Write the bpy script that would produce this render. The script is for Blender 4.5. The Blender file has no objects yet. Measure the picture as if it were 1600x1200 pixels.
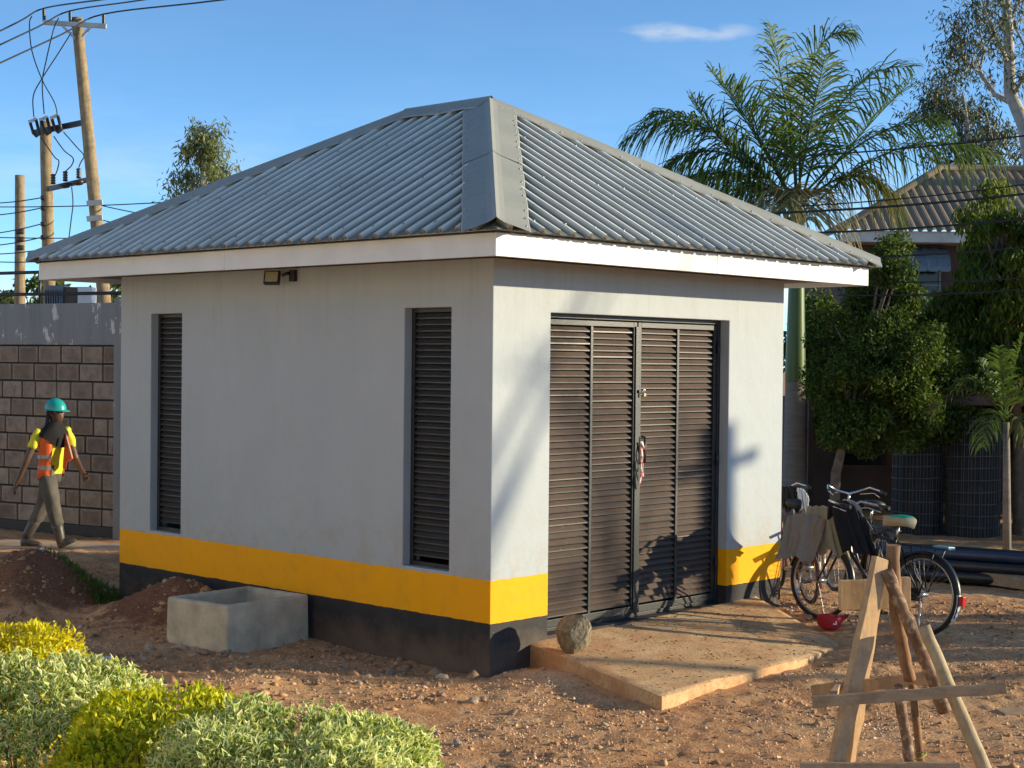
import bpy, bmesh, math, random
import numpy as np
from mathutils import Vector, Matrix
R = math.radians
rng = np.random.default_rng(7)
random.seed(7)
S = bpy.context.scene
COL = S.collection

# ------------------------------------------------------------------ camera, sky, sun, exposure
FPX = 2483.39
CAM = np.array([-8.7137, -8.3896, 2.4])
FW = np.array([0.72885168, 0.68454115, -0.01336553])
RT = np.array([0.68466652, -0.72878272, 0.01036862])
UP = np.array([0.00264282, 0.01670812, 0.99985692])
cd = bpy.data.cameras.new('camera')
cd.sensor_width = 36.0
cd.lens = FPX / 1600.0 * 36.0
cd.clip_start = 0.1
cd.clip_end = 3000
cam = bpy.data.objects.new('camera', cd)
COL.objects.link(cam)
cam.matrix_world = Matrix(((RT[0], UP[0], -FW[0], CAM[0]), (RT[1], UP[1], -FW[1], CAM[1]),
                           (RT[2], UP[2], -FW[2], CAM[2]), (0, 0, 0, 1)))
S.camera = cam

SUN_EL, SUN_AZ = 12.6, -46.0          # azimuth: angle of the direction towards the sun, from +x
sdir = np.array([math.cos(R(SUN_EL)) * math.cos(R(SUN_AZ)), math.cos(R(SUN_EL)) * math.sin(R(SUN_AZ)), math.sin(R(SUN_EL))])
sl = bpy.data.lights.new('sun', 'SUN')
sl.energy = 3.0
sl.angle = R(0.55)
sl.color = (1.0, 0.87, 0.60)
so = bpy.data.objects.new('sun', sl)
COL.objects.link(so)
so.location = (10, -12, 12)
so.rotation_euler = Vector(sdir).to_track_quat('Z', 'Y').to_euler()

W = bpy.data.worlds.new('World')
S.world = W
W.use_nodes = True
nt = W.node_tree
nt.nodes.clear()
def wn(t, **k):
    n = nt.nodes.new(t)
    for a, b in k.items():
        setattr(n, a, b)
    return n
sky = wn('ShaderNodeTexSky', sky_type='NISHITA', sun_disc=False)
sky.sun_elevation = R(SUN_EL)
sky.sun_rotation = R(90 - SUN_AZ)
sky.altitude = 1600
sky.air_density = 0.6
sky.dust_density = 0.0
sky.ozone_density = 4.2
tc = wn('ShaderNodeTexCoord')
mp = wn('ShaderNodeMapping')
mp.inputs['Scale'].default_value = (2.2, 2.2, 11.0)
mp.inputs['Location'].default_value = (0.3, 1.1, 0.4)
nz = wn('ShaderNodeTexNoise')
nz.inputs['Scale'].default_value = 1.6
nz.inputs['Detail'].default_value = 7
nz.inputs['Roughness'].default_value = 0.62
cr = wn('ShaderNodeValToRGB')
cr.color_ramp.elements[0].position = 0.44
cr.color_ramp.elements[0].color = (0, 0, 0, 1)
cr.color_ramp.elements[1].position = 0.72
cr.color_ramp.elements[1].color = (0.55, 0.55, 0.55, 1)
sep = wn('ShaderNodeSeparateXYZ')
low = wn('ShaderNodeMapRange')
low.inputs[1].default_value = 0.02
low.inputs[2].default_value = 0.16
low.inputs[3].default_value = 1.0
low.inputs[4].default_value = 0.06
cm = wn('ShaderNodeMath', operation='MULTIPLY')
# one thin wisp of cloud high up
wdir = FW + RT * (1070 - 800) / FPX - UP * (50 - 600) / FPX
wdir = wdir / np.linalg.norm(wdir)
wh = np.cross(wdir, [0, 0, 1]); wh /= np.linalg.norm(wh)
wv = np.cross(wh, wdir)
def dotn(v, s):
    d = wn('ShaderNodeVectorMath', operation='DOT_PRODUCT')
    d.inputs[1].default_value = tuple(np.array(v) / s)
    nt.links.new(tc.outputs['Generated'], d.inputs[0])
    sq = wn('ShaderNodeMath', operation='POWER')
    sq.inputs[1].default_value = 2
    ab = wn('ShaderNodeMath', operation='ABSOLUTE')
    nt.links.new(d.outputs['Value'], ab.inputs[0])
    nt.links.new(ab.outputs[0], sq.inputs[0])
    return sq
dh, dv = dotn(wh, 0.048), dotn(wv, 0.0075)
df = wn('ShaderNodeVectorMath', operation='DOT_PRODUCT')
df.inputs[1].default_value = tuple(wdir)
nt.links.new(tc.outputs['Generated'], df.inputs[0])
fr = wn('ShaderNodeMath', operation='GREATER_THAN'); fr.inputs[1].default_value = 0.5
nt.links.new(df.outputs['Value'], fr.inputs[0])
ad = wn('ShaderNodeMath', operation='ADD')
nt.links.new(dh.outputs[0], ad.inputs[0]); nt.links.new(dv.outputs[0], ad.inputs[1])
wr = wn('ShaderNodeMapRange'); wr.inputs[1].default_value = 0.0; wr.inputs[2].default_value = 1.0
wr.inputs[3].default_value = 1.0; wr.inputs[4].default_value = 0.0
nt.links.new(ad.outputs[0], wr.inputs[0])
nz2 = wn('ShaderNodeTexNoise'); nz2.inputs['Scale'].default_value = 17; nz2.inputs['Detail'].default_value = 5
mp2 = wn('ShaderNodeMapping'); mp2.inputs['Scale'].default_value = (1.2, 1.2, 4)
nt.links.new(tc.outputs['Generated'], mp2.inputs[0]); nt.links.new(mp2.outputs[0], nz2.inputs['Vector'])
nr = wn('ShaderNodeMapRange'); nr.inputs[1].default_value = 0.36; nr.inputs[2].default_value = 0.68; nr.inputs[3].default_value = -0.15; nr.inputs[4].default_value = 0.42
nt.links.new(nz2.outputs['Fac'], nr.inputs[0])
w2 = wn('ShaderNodeMath', operation='MULTIPLY', use_clamp=True); nt.links.new(wr.outputs[0], w2.inputs[0]); nt.links.new(nr.outputs[0], w2.inputs[1])
w3 = wn('ShaderNodeMath', operation='MULTIPLY'); nt.links.new(w2.outputs[0], w3.inputs[0]); nt.links.new(fr.outputs[0], w3.inputs[1])
mx0 = wn('ShaderNodeMath', operation='MAXIMUM')
nt.links.new(tc.outputs['Generated'], mp.inputs[0]); nt.links.new(mp.outputs[0], nz.inputs['Vector'])
nt.links.new(nz.outputs['Fac'], cr.inputs[0]); nt.links.new(tc.outputs['Generated'], sep.inputs[0])
nt.links.new(sep.outputs['Z'], low.inputs[0]); nt.links.new(cr.outputs[0], cm.inputs[0]); nt.links.new(low.outputs[0], cm.inputs[1])
nt.links.new(cm.outputs[0], mx0.inputs[0]); nt.links.new(w3.outputs[0], mx0.inputs[1])
mxc = wn('ShaderNodeMixRGB')
mxc.inputs['Color2'].default_value = (4.6, 4.15, 3.9, 1)
nt.links.new(mx0.outputs[0], mxc.inputs['Fac']); nt.links.new(sky.outputs[0], mxc.inputs['Color1'])
bg = wn('ShaderNodeBackground')
bg.inputs['Strength'].default_value = 0.135
wo = wn('ShaderNodeOutputWorld')
wb = wn('ShaderNodeMixRGB', blend_type='MULTIPLY')
wb.inputs['Fac'].default_value = 1.0
wb.inputs['Color2'].default_value = (1.02, 1.005, 0.83, 1)
nt.links.new(mxc.outputs[0], wb.inputs['Color1'])
nt.links.new(wb.outputs[0], bg.inputs['Color']); nt.links.new(bg.outputs[0], wo.inputs[0])

S.view_settings.view_transform = 'Standard'
S.view_settings.look = 'None'
S.view_settings.exposure = 1.18
S.view_settings.gamma = 1.0
S.render.engine = 'CYCLES'
S.cycles.max_bounces = 5
S.cycles.diffuse_bounces = 3
S.cycles.glossy_bounces = 2
S.cycles.transmission_bounces = 3
S.cycles.use_adaptive_sampling = True
S.cycles.adaptive_threshold = 0.02
S.cycles.transparent_max_bounces = 8

# ------------------------------------------------------------------ measuring helpers
def ray(u, v):
    return FW + RT * (u - 800) / FPX - UP * (v - 600) / FPX
def PD(u, v, t):                      # point at depth t behind photo pixel
    return CAM + ray(u, v) * t
def PZ(u, v, z=0.0):                  # point on the level z behind photo pixel
    d = ray(u, v)
    return CAM + d * (z - CAM[2]) / d[2]
def PX(u, v, x=0.0):
    d = ray(u, v)
    return CAM + d * (x - CAM[0]) / d[0]

# ------------------------------------------------------------------ materials
def ramp(n, stops):
    e = n.color_ramp.elements
    while len(e) < len(stops):
        e.new(0.5)
    for i, (p, c) in enumerate(stops):
        e[i].position = p
        e[i].color = (*c, 1)
class NT:
    def __init__(self, name):
        self.m = bpy.data.materials.new(name)
        self.m.use_nodes = True
        self.t = self.m.node_tree
        self.p = self.t.nodes['Principled BSDF']
        self.out = self.t.nodes['Material Output']
    def n(self, t, ins=None, **k):
        x = self.t.nodes.new(t)
        for a, b in k.items():
            setattr(x, a, b)
        for a, b in (ins or {}).items():
            x.inputs[a].default_value = b
        return x
    def l(self, a, b):
        self.t.links.new(a, b)
    def coord(self, space='Object', scale=(1, 1, 1)):
        if space == 'World':
            g = self.n('ShaderNodeNewGeometry').outputs['Position']
        else:
            g = self.n('ShaderNodeTexCoord').outputs[space]
        m = self.n('ShaderNodeMapping', {'Scale': scale})
        self.l(g, m.inputs[0])
        return m.outputs[0]
    def noise(self, vec, scale, detail=4, rough=0.55):
        x = self.n('ShaderNodeTexNoise', {'Scale': scale, 'Detail': detail, 'Roughness': rough})
        self.l(vec, x.inputs['Vector'])
        return x.outputs['Fac']
    def ramp(self, fac, stops):
        x = self.n('ShaderNodeValToRGB')
        ramp(x, stops)
        self.l(fac, x.inputs[0])
        return x.outputs[0]
    def mix(self, fac, a, b, mode='MIX'):
        x = self.n('ShaderNodeMixRGB', blend_type=mode)
        for i, v in (('Fac', fac), ('Color1', a), ('Color2', b)):
            if isinstance(v, (int, float)):
                x.inputs[i].default_value = v
            elif isinstance(v, tuple):
                x.inputs[i].default_value = (*v, 1) if len(v) == 3 else v
            else:
                self.l(v, x.inputs[i])
        return x.outputs[0]
    def math(self, op, a, b=None, clamp=False):
        x = self.n('ShaderNodeMath', operation=op, use_clamp=clamp)
        for i, v in ((0, a), (1, b)):
            if v is None:
                continue
            if isinstance(v, (int, float)):
                x.inputs[i].default_value = v
            else:
                self.l(v, x.inputs[i])
        return x.outputs[0]
    def bump(self, h, strength=0.3, dist=0.01):
        b = self.n('ShaderNodeBump', {'Strength': strength, 'Distance': dist})
        self.l(h, b.inputs['Height'])
        self.l(b.outputs[0], self.p.inputs['Normal'])
    def color(self, c):
        if isinstance(c, tuple):
            self.p.inputs['Base Color'].default_value = (*c, 1)
        else:
            self.l(c, self.p.inputs['Base Color'])
    def rough(self, v):
        if isinstance(v, (int, float)):
            self.p.inputs['Roughness'].default_value = v
        else:
            self.l(v, self.p.inputs['Roughness'])
M = {}
def simple(name, c, rough=0.6, metal=0.0, var=0.25, scale=6.0, bump=0.0, bscale=None, space='Object', stretch=(1, 1, 1), spec=None):
    k = NT(name)
    v = k.coord(space, stretch)
    f = k.noise(v, scale, 5, 0.6)
    a = tuple(min(1, x * (1 - var)) for x in c)
    b = tuple(min(1, x * (1 + var)) for x in c)
    k.color(k.ramp(f, [(0.3, a), (0.7, b)]))
    k.rough(rough)
    k.p.inputs['Metallic'].default_value = metal
    if spec is not None:
        k.p.inputs['Specular IOR Level'].default_value = spec
    if bump:
        k.bump(k.noise(v, bscale or scale * 4, 4), bump, 0.01)
    M[name] = k.m
    return k.m

def mat_wall():
    k = NT('painted_plaster')
    v = k.coord('World')
    z = k.n('ShaderNodeSeparateXYZ')
    k.l(v, z.inputs[0])
    wob = k.math('MULTIPLY', k.math('SUBTRACT', k.noise(v, 6, 4, 0.6), 0.5), 0.024)
    zz = k.math('ADD', z.outputs['Z'], wob)
    big = k.noise(v, 1.3, 5, 0.6)
    st = k.noise(k.coord('World', (5, 5, 0.6)), 1.6, 6, 0.65)
    grey = k.ramp(big, [(0.3, (0.41, 0.445, 0.468)), (0.7, (0.456, 0.490, 0.512))])
    grey = k.mix(k.ramp(st, [(0.50, (0, 0, 0)), (0.85, (0.25, 0.25, 0.25))]), grey, (0.36, 0.345, 0.325))
    drip = k.noise(k.coord('World', (9, 9, 0.35)), 1.5, 5, 0.7)
    hi = k.n('ShaderNodeMapRange', {1: 2.3, 2: 3.15, 3: 0.0, 4: 0.28}); k.l(z.outputs['Z'], hi.inputs[0])
    grey = k.mix(k.math('MULTIPLY', k.ramp(drip, [(0.5, (0, 0, 0)), (0.68, (1, 1, 1))]), hi.outputs[0]), grey, (0.30, 0.285, 0.255))
    lo = k.n('ShaderNodeMapRange', {1: 0.75, 2: 1.35, 3: 0.5, 4: 0.0}); k.l(z.outputs['Z'], lo.inputs[0])
    scf = k.noise(v, 4.5, 7, 0.75)
    grey = k.mix(k.math('MULTIPLY', k.ramp(scf, [(0.48, (0, 0, 0)), (0.62, (1, 1, 1))]), lo.outputs[0]), grey, (0.42, 0.34, 0.26))
    sm = k.noise(v, 3.1, 7, 0.7)
    grey = k.mix(k.ramp(sm, [(0.60, (0, 0, 0)), (0.72, (0.45, 0.45, 0.45))]), grey, (0.50, 0.48, 0.44))
    yel = k.ramp(big, [(0.3, (0.95, 0.40, 0.002)), (0.7, (0.98, 0.44, 0.003))])
    yel = k.mix(k.ramp(scf, [(0.50, (0, 0, 0)), (0.70, (0.4,) * 3)]), yel, (0.70, 0.30, 0.03))
    yel = k.mix(k.ramp(sm, [(0.55, (0, 0, 0)), (0.8, (0.35, 0.35, 0.35))]), yel, (0.75, 0.36, 0.02))
    blk = k.ramp(sm, [(0.35, (0.032, 0.031, 0.033)), (0.7, (0.055, 0.051, 0.05))])
    # splashed mud near the ground and flaked patches
    mud = k.n('ShaderNodeMapRange', {1: 0.04, 2: 0.30, 3: 0.9, 4: 0.0})
    k.l(k.math('ADD', z.outputs['Z'], k.math('MULTIPLY', k.math('SUBTRACT', k.noise(v, 5, 6, 0.7), 0.5), 0.5)), mud.inputs[0])
    blk = k.mix(mud.outputs[0], blk, (0.16, 0.115, 0.085))
    c = k.mix(k.math('GREATER_THAN', zz, 0.404), blk, yel)
    c = k.mix(k.math('GREATER_THAN', zz, 0.734), c, grey)
    sp = k.noise(v, 38, 3, 0.5)
    c = k.mix(k.ramp(sp, [(0.72, (0, 0, 0)), (0.76, (0.5, 0.5, 0.5))]), c, (0.30, 0.25, 0.2))
    k.color(c)
    k.rough(k.ramp(big, [(0.3, (0.6,) * 3), (0.7, (0.75,) * 3)]))
    k.p.inputs['Specular IOR Level'].default_value = 0.2
    hh = k.math('ADD', k.math('MULTIPLY', k.noise(v, 2.6, 4), 3.2), k.math('MULTIPLY', k.noise(v, 60, 5, 0.6), 0.16))
    k.bump(hh, 0.35, 0.012)
    M['wall'] = k.m
mat_wall()

def mat_dirt(name, dark=False):
    k = NT(name)
    v = k.coord('World')
    a = k.noise(v, 0.7, 4, 0.6)
    b = k.noise(v, 5.5, 6, 0.7)
    c = k.noise(v, 40, 4, 0.7)
    base = k.ramp(b, [(0.25, (0.31, 0.145, 0.066)), (0.5, (0.57, 0.29, 0.135)), (0.75, (0.76, 0.42, 0.20))])
    pale = k.ramp(b, [(0.3, (0.66, 0.36, 0.17)), (0.7, (0.80, 0.51, 0.265))])
    col = k.mix(k.ramp(a, [(0.42, (0, 0, 0)), (0.64, (0.8, 0.8, 0.8))]), base, pale)
    col = k.mix(k.ramp(c, [(0.30, (0.75, 0.75, 0.75)), (0.46, (0, 0, 0))]), col, (0.19, 0.09, 0.05))
    col = k.mix(k.ramp(c, [(0.62, (0, 0, 0)), (0.78, (0.5, 0.5, 0.5))]), col, (0.74, 0.50, 0.31))
    vo = k.n('ShaderNodeTexVoronoi', {'Scale': 26.0})
    k.l(v, vo.inputs['Vector'])
    col = k.mix(k.ramp(vo.outputs['Distance'], [(0.05, (0.35,) * 3), (0.3, (0, 0, 0))]), col, (0.68, 0.41, 0.23))
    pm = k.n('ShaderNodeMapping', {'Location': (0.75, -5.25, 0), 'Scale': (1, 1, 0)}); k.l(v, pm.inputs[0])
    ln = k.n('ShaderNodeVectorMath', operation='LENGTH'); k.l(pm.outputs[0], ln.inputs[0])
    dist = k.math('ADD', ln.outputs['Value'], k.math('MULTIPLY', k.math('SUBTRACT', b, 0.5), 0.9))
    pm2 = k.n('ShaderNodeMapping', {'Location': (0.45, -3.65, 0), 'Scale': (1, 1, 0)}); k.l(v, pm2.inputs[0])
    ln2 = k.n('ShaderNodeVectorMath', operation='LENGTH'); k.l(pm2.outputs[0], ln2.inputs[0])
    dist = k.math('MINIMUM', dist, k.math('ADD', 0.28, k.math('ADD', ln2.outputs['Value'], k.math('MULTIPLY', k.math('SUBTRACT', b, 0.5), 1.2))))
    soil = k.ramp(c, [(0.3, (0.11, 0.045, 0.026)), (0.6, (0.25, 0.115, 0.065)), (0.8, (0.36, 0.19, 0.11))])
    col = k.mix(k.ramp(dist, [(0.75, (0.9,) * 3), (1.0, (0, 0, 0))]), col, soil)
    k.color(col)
    k.rough(0.95)
    k.p.inputs['Specular IOR Level'].default_value = 0.15
    h = k.math('ADD', k.math('MULTIPLY', b, 1.2), k.math('MULTIPLY', c, 0.5))
    k.bump(h, 0.8, 0.022)
    M[name] = k.m
mat_dirt('dirt')

def mat_slab():
    k = NT('dusty_concrete')
    v = k.coord('World')
    a = k.noise(v, 1.4, 6, 0.65)
    b = k.noise(v, 13, 7, 0.7)
    c = k.noise(k.coord('World', (1, 1, 1)), 55, 5, 0.6)
    col = k.ramp(a, [(0.3, (0.50, 0.33, 0.19)), (0.5, (0.68, 0.43, 0.22)), (0.7, (0.76, 0.51, 0.28))])
    col = k.mix(k.ramp(b, [(0.3, (0.55,) * 3), (0.5, (0, 0, 0))]), col, (0.32, 0.19, 0.115))
    col = k.mix(k.ramp(c, [(0.32, (0.8,) * 3), (0.44, (0, 0, 0))]), col, (0.16, 0.085, 0.05))
    d = k.noise(v, 3.2, 6, 0.7)
    col = k.mix(k.ramp(d, [(0.47, (0, 0, 0)), (0.62, (0.75,) * 3)]), col, (0.50, 0.245, 0.115))
    sp = k.noise(k.coord('World', (1, 2.6, 1)), 26, 4, 0.7)
    col = k.mix(k.ramp(sp, [(0.64, (0, 0, 0)), (0.72, (0.45,) * 3)]), col, (0.26, 0.14, 0.075))
    k.color(col)
    k.rough(0.92)
    k.p.inputs['Specular IOR Level'].default_value = 0.2
    k.bump(k.math('ADD', b, k.math('MULTIPLY', c, 0.6)), 0.5, 0.012)
    M['slab'] = k.m
mat_slab()

def mat_roof(name, c1, c2, metal=0.55, rough=0.33, rib=None):
    k = NT(name)
    v = k.coord('World')
    a = k.noise(v, 1.1, 5, 0.6)
    b = k.noise(v, 14, 5, 0.7)
    oi = k.n('ShaderNodeObjectInfo')
    col = k.ramp(a, [(0.3, c1), (0.7, c2)])
    col = k.mix(k.math('MULTIPLY', oi.outputs['Random'], 0.35), col, tuple(x * 0.8 for x in c1))
    col = k.mix(k.ramp(b, [(0.52, (0, 0, 0)), (0.75, (0.35,) * 3)]), col, (0.26, 0.235, 0.20))
    if rib:        # sunlit gleam of the rib crowns painted in as paler colour
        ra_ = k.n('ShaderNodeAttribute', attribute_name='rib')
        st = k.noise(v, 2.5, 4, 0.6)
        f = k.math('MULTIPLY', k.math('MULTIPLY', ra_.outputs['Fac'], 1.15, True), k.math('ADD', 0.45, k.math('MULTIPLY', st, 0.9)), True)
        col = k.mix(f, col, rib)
    k.color(col)
    k.p.inputs['Metallic'].default_value = metal
    k.rough(k.ramp(b, [(0.3, (rough,) * 3), (0.75, (rough + 0.22,) * 3)]))
    k.bump(k.noise(v, 5, 3), 0.12, 0.01)
    M[name] = k.m
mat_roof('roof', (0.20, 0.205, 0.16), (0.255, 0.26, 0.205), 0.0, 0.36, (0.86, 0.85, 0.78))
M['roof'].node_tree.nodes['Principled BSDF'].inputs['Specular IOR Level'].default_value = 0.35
mat_roof('flashing', (0.33, 0.33, 0.285), (0.39, 0.385, 0.335), 0.0, 0.45)
mat_roof('old_roof', (0.25, 0.175, 0.11), (0.36, 0.26, 0.165), 0.0, 0.6)

def mat_slat(key='slat', dust=(0.132, 0.073, 0.045)):
    k = NT('dusty_black_paint_' + key)
    v = k.coord('World')
    g = k.n('ShaderNodeNewGeometry')
    s = k.n('ShaderNodeSeparateXYZ')
    k.l(g.outputs['Normal'], s.inputs[0])
    d = k.noise(v, 7, 6, 0.7)
    big = k.noise(v, 1.2, 3, 0.6)
    streak = k.noise(k.coord('World', (2, 2, 30)), 3, 5, 0.7)
    up = k.n('ShaderNodeMapRange', {1: 0.12, 2: 0.6, 3: 0.0, 4: 1.0})
    k.l(s.outputs['Z'], up.inputs[0])
    f = k.math('MULTIPLY', up.outputs[0], k.math('ADD', k.math('MULTIPLY', d, 0.55), k.math('MULTIPLY', streak, 0.75)), True)
    f = k.math('MULTIPLY', f, k.math('ADD', k.math('MULTIPLY', big, 0.6), 0.65), True)
    base = k.ramp(d, [(0.3, (0.022, 0.023, 0.026)), (0.7, (0.04, 0.041, 0.045))])
    col = k.mix(f, base, dust)
    sp = k.noise(v, 45, 2, 0.5)
    col = k.mix(k.ramp(sp, [(0.70, (0, 0, 0)), (0.78, (0.5,) * 3)]), col, (0.45, 0.4, 0.35))
    k.color(col)
    k.rough(k.math('ADD', 0.36, k.math('MULTIPLY', f, 0.5)))
    k.bump(k.noise(v, 20, 3), 0.1, 0.005)
    M[key] = k.m
mat_slat()
mat_slat('slat_clean', (0.05, 0.047, 0.045))
simple('black_metal', (0.022, 0.023, 0.026), 0.42, 0.0, 0.3, 12, 0.1)
simple('fascia', (0.72, 0.71, 0.685), 0.5, 0, 0.06, 3, 0.1, 30)
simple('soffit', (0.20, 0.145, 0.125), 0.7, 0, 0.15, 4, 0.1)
simple('concrete', (0.53, 0.46, 0.345), 0.9, 0, 0.28, 5, 0.6, 60)
simple('interior', (0.12, 0.12, 0.12), 0.9)
simple('screw', (0.45, 0.45, 0.44), 0.35, 0.8, 0.1)

def mat_timber(name, a, b, dirt=(0.2, 0.16, 0.12), stretch=(18, 18, 1.2), bark=False):
    k = NT(name)
    v = k.coord('Object', stretch)
    o = k.coord('Object')
    f = k.noise(v, 1.6, 7, 0.65)
    g = k.noise(o, 22 if bark else 9, 6, 0.7)
    col = k.ramp(f, [(0.3, a), (0.7, b)])
    if bark:
        col = k.mix(k.ramp(g, [(0.50, (0, 0, 0)), (0.60, (0.85,) * 3)]), col, dirt)
    else:
        col = k.mix(k.ramp(g, [(0.44, (0, 0, 0)), (0.66, (0.75,) * 3)]), col, dirt)
        kn = k.noise(o, 31, 3, 0.6)
        col = k.mix(k.ramp(kn, [(0.66, (0, 0, 0)), (0.72, (0.7,) * 3)]), col, tuple(x * 0.45 for x in a))
    k.color(col)
    k.rough(0.8)
    k.p.inputs['Specular IOR Level'].default_value = 0.25
    k.bump(k.math('ADD', f, g), 0.5 if bark else 0.3, 0.01)
    M[name] = k.m
mat_timber('sawn_timber', (0.46, 0.275, 0.135), (0.64, 0.42, 0.225), (0.34, 0.23, 0.14))
mat_timber('grey_timber', (0.34, 0.235, 0.14), (0.48, 0.345, 0.215), (0.24, 0.165, 0.105), (2.0, 2.0, 26))
mat_timber('pale_pole', (0.40, 0.30, 0.17), (0.54, 0.42, 0.26), (0.32, 0.22, 0.12))
mat_timber('bark_pole', (0.13, 0.075, 0.045), (0.30, 0.17, 0.095), (0.46, 0.33, 0.22), (10, 10, 2), True)
mat_timber('peeled_pole', (0.26, 0.13, 0.06), (0.40, 0.23, 0.115), (0.13, 0.085, 0.055), (10, 10, 2))
mat_timber('utility_wood', (0.26, 0.185, 0.105), (0.42, 0.32, 0.19), (0.18, 0.12, 0.07), (14, 14, 0.8))
mat_timber('weathered_board', (0.36, 0.25, 0.15), (0.50, 0.37, 0.24), (0.28, 0.2, 0.13), (2, 14, 14))

def mat_leaf(name, cols, edge=None, trans=0.35, rough=0.5, clump=1.2):
    k = NT(name)
    at = k.n('ShaderNodeAttribute', attribute_name='rnd')
    f = at.outputs['Fac']
    w = k.noise(k.coord('World'), clump, 3, 0.6)
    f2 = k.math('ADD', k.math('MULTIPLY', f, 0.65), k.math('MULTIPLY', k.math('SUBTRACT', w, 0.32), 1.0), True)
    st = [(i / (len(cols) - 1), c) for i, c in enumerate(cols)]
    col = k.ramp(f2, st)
    if edge:
        ae = k.n('ShaderNodeAttribute', attribute_name='edge')
        tw = k.noise(k.coord('World'), 55, 2)
        e = k.math('ADD', ae.outputs['Fac'], k.math('MULTIPLY', k.math('SUBTRACT', tw, 0.5), 0.5))
        e = k.math('ADD', e, k.math('MULTIPLY', k.math('SUBTRACT', f, 0.62), 0.45))
        col = k.mix(k.ramp(e, [(0.50, (0, 0, 0)), (0.62, (1, 1, 1))]), col, edge)
    k.color(col)
    k.rough(rough)
    k.p.inputs['Specular IOR Level'].default_value = 0.35
    tr = k.n('ShaderNodeBsdfTranslucent')
    tr2 = k.mix(1.0, col, (1.3, 1.35, 0.75), 'MULTIPLY')
    k.l(tr2, tr.inputs['Color'])
    mx = k.n('ShaderNodeMixShader', {0: trans})
    k.l(k.p.outputs[0], mx.inputs[1])
    k.l(tr.outputs[0], mx.inputs[2])
    k.l(mx.outputs[0], k.out.inputs['Surface'])
    M[name] = k.m
mat_leaf('leaf_yellow', [(0.30, 0.33, 0.012), (0.56, 0.52, 0.015), (0.74, 0.62, 0.018), (0.82, 0.68, 0.03)], trans=0.3)
mat_leaf('leaf_yellow_green', [(0.16, 0.25, 0.012), (0.36, 0.42, 0.014), (0.66, 0.60, 0.016), (0.80, 0.68, 0.03)], trans=0.3)
mat_leaf('leaf_variegated', [(0.14, 0.25, 0.03), (0.22, 0.35, 0.045), (0.31, 0.43, 0.07)], edge=(0.78, 0.75, 0.36), trans=0.3)
mat_leaf('leaf_dark', [(0.022, 0.05, 0.008), (0.043, 0.085, 0.013), (0.09, 0.135, 0.017), (0.16, 0.19, 0.024)], trans=0.3, clump=0.9, rough=0.7)
mat_leaf('leaf_mango', [(0.035, 0.07, 0.010), (0.08, 0.125, 0.014), (0.16, 0.20, 0.018), (0.28, 0.27, 0.03)], trans=0.4, clump=0.8)
mat_leaf('leaf_euca', [(0.045, 0.06, 0.028), (0.075, 0.09, 0.04), (0.12, 0.13, 0.055)], trans=0.25, clump=0.7)
mat_leaf('leaf_far', [(0.09, 0.11, 0.035), (0.15, 0.165, 0.05), (0.22, 0.22, 0.07)], trans=0.3, clump=0.5)
mat_leaf('leaf_pale', [(0.13, 0.16, 0.06), (0.20, 0.22, 0.085), (0.28, 0.28, 0.11)], trans=0.35, clump=0.5)
mat_leaf('frond_green', [(0.045, 0.085, 0.018), (0.085, 0.14, 0.026), (0.15, 0.205, 0.04)], trans=0.3, rough=0.6)
mat_leaf('frond_dry', [(0.20, 0.19, 0.07), (0.34, 0.29, 0.13), (0.46, 0.38, 0.2)], trans=0.25)
mat_leaf('frond_areca', [(0.04, 0.07, 0.016), (0.09, 0.105, 0.02), (0.20, 0.14, 0.03)], trans=0.35)
mat_leaf('grass_green', [(0.07, 0.12, 0.02), (0.12, 0.18, 0.03), (0.18, 0.22, 0.05)], trans=0.3)
simple('bark', (0.15, 0.115, 0.085), 0.9, 0, 0.35, 9, 0.5)
simple('pale_bark', (0.36, 0.33, 0.29), 0.8, 0, 0.3, 6, 0.3)
simple('palm_trunk', (0.235, 0.20, 0.165), 0.85, 0, 0.22, 3, 0.4, 20, stretch=(1, 1, 6))
simple('crownshaft', (0.075, 0.13, 0.03), 0.4, 0, 0.25, 3, 0.05, 20, stretch=(6, 6, 0.5))

# ------------------------------------------------------------------ mesh helpers
def link(o, parent=None):
    COL.objects.link(o)
    if parent is not None:
        o.parent = parent
    return o
def tag(o, label=None, cat=None, group=None, kind=None):
    if label: o['label'] = label
    if cat: o['category'] = cat
    if group: o['group'] = group
    if kind: o['kind'] = kind
    return o
def empty(name, loc=(0, 0, 0), rz=0.0):
    o = bpy.data.objects.new(name, None)
    o.empty_display_size = 0.1
    o.location = tuple(float(c) for c in loc)
    o.rotation_euler = (0, 0, rz)
    COL.objects.link(o)
    return o
def mesh_np(name, V, F, mat, attrs=None, smooth=False):
    """V (n,3), F (m,k) with k constant"""
    V = np.asarray(V, np.float32); F = np.asarray(F, np.int32)
    me = bpy.data.meshes.new(name)
    me.vertices.add(len(V)); me.vertices.foreach_set('co', V.ravel())
    k = F.shape[1]
    me.loops.add(F.size); me.loops.foreach_set('vertex_index', F.ravel())
    me.polygons.add(len(F))
    me.polygons.foreach_set('loop_start', np.arange(0, F.size, k, dtype=np.int32))
    me.polygons.foreach_set('loop_total', np.full(len(F), k, np.int32))
    if smooth:
        me.polygons.foreach_set('use_smooth', np.ones(len(F), bool))
    for an, av in (attrs or {}).items():
        a = me.attributes.new(an, 'FLOAT', 'POINT')
        a.data.foreach_set('value', np.asarray(av, np.float32))
    me.update(calc_edges=True)
    me.materials.append(M[mat] if isinstance(mat, str) else mat)
    return me
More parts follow.
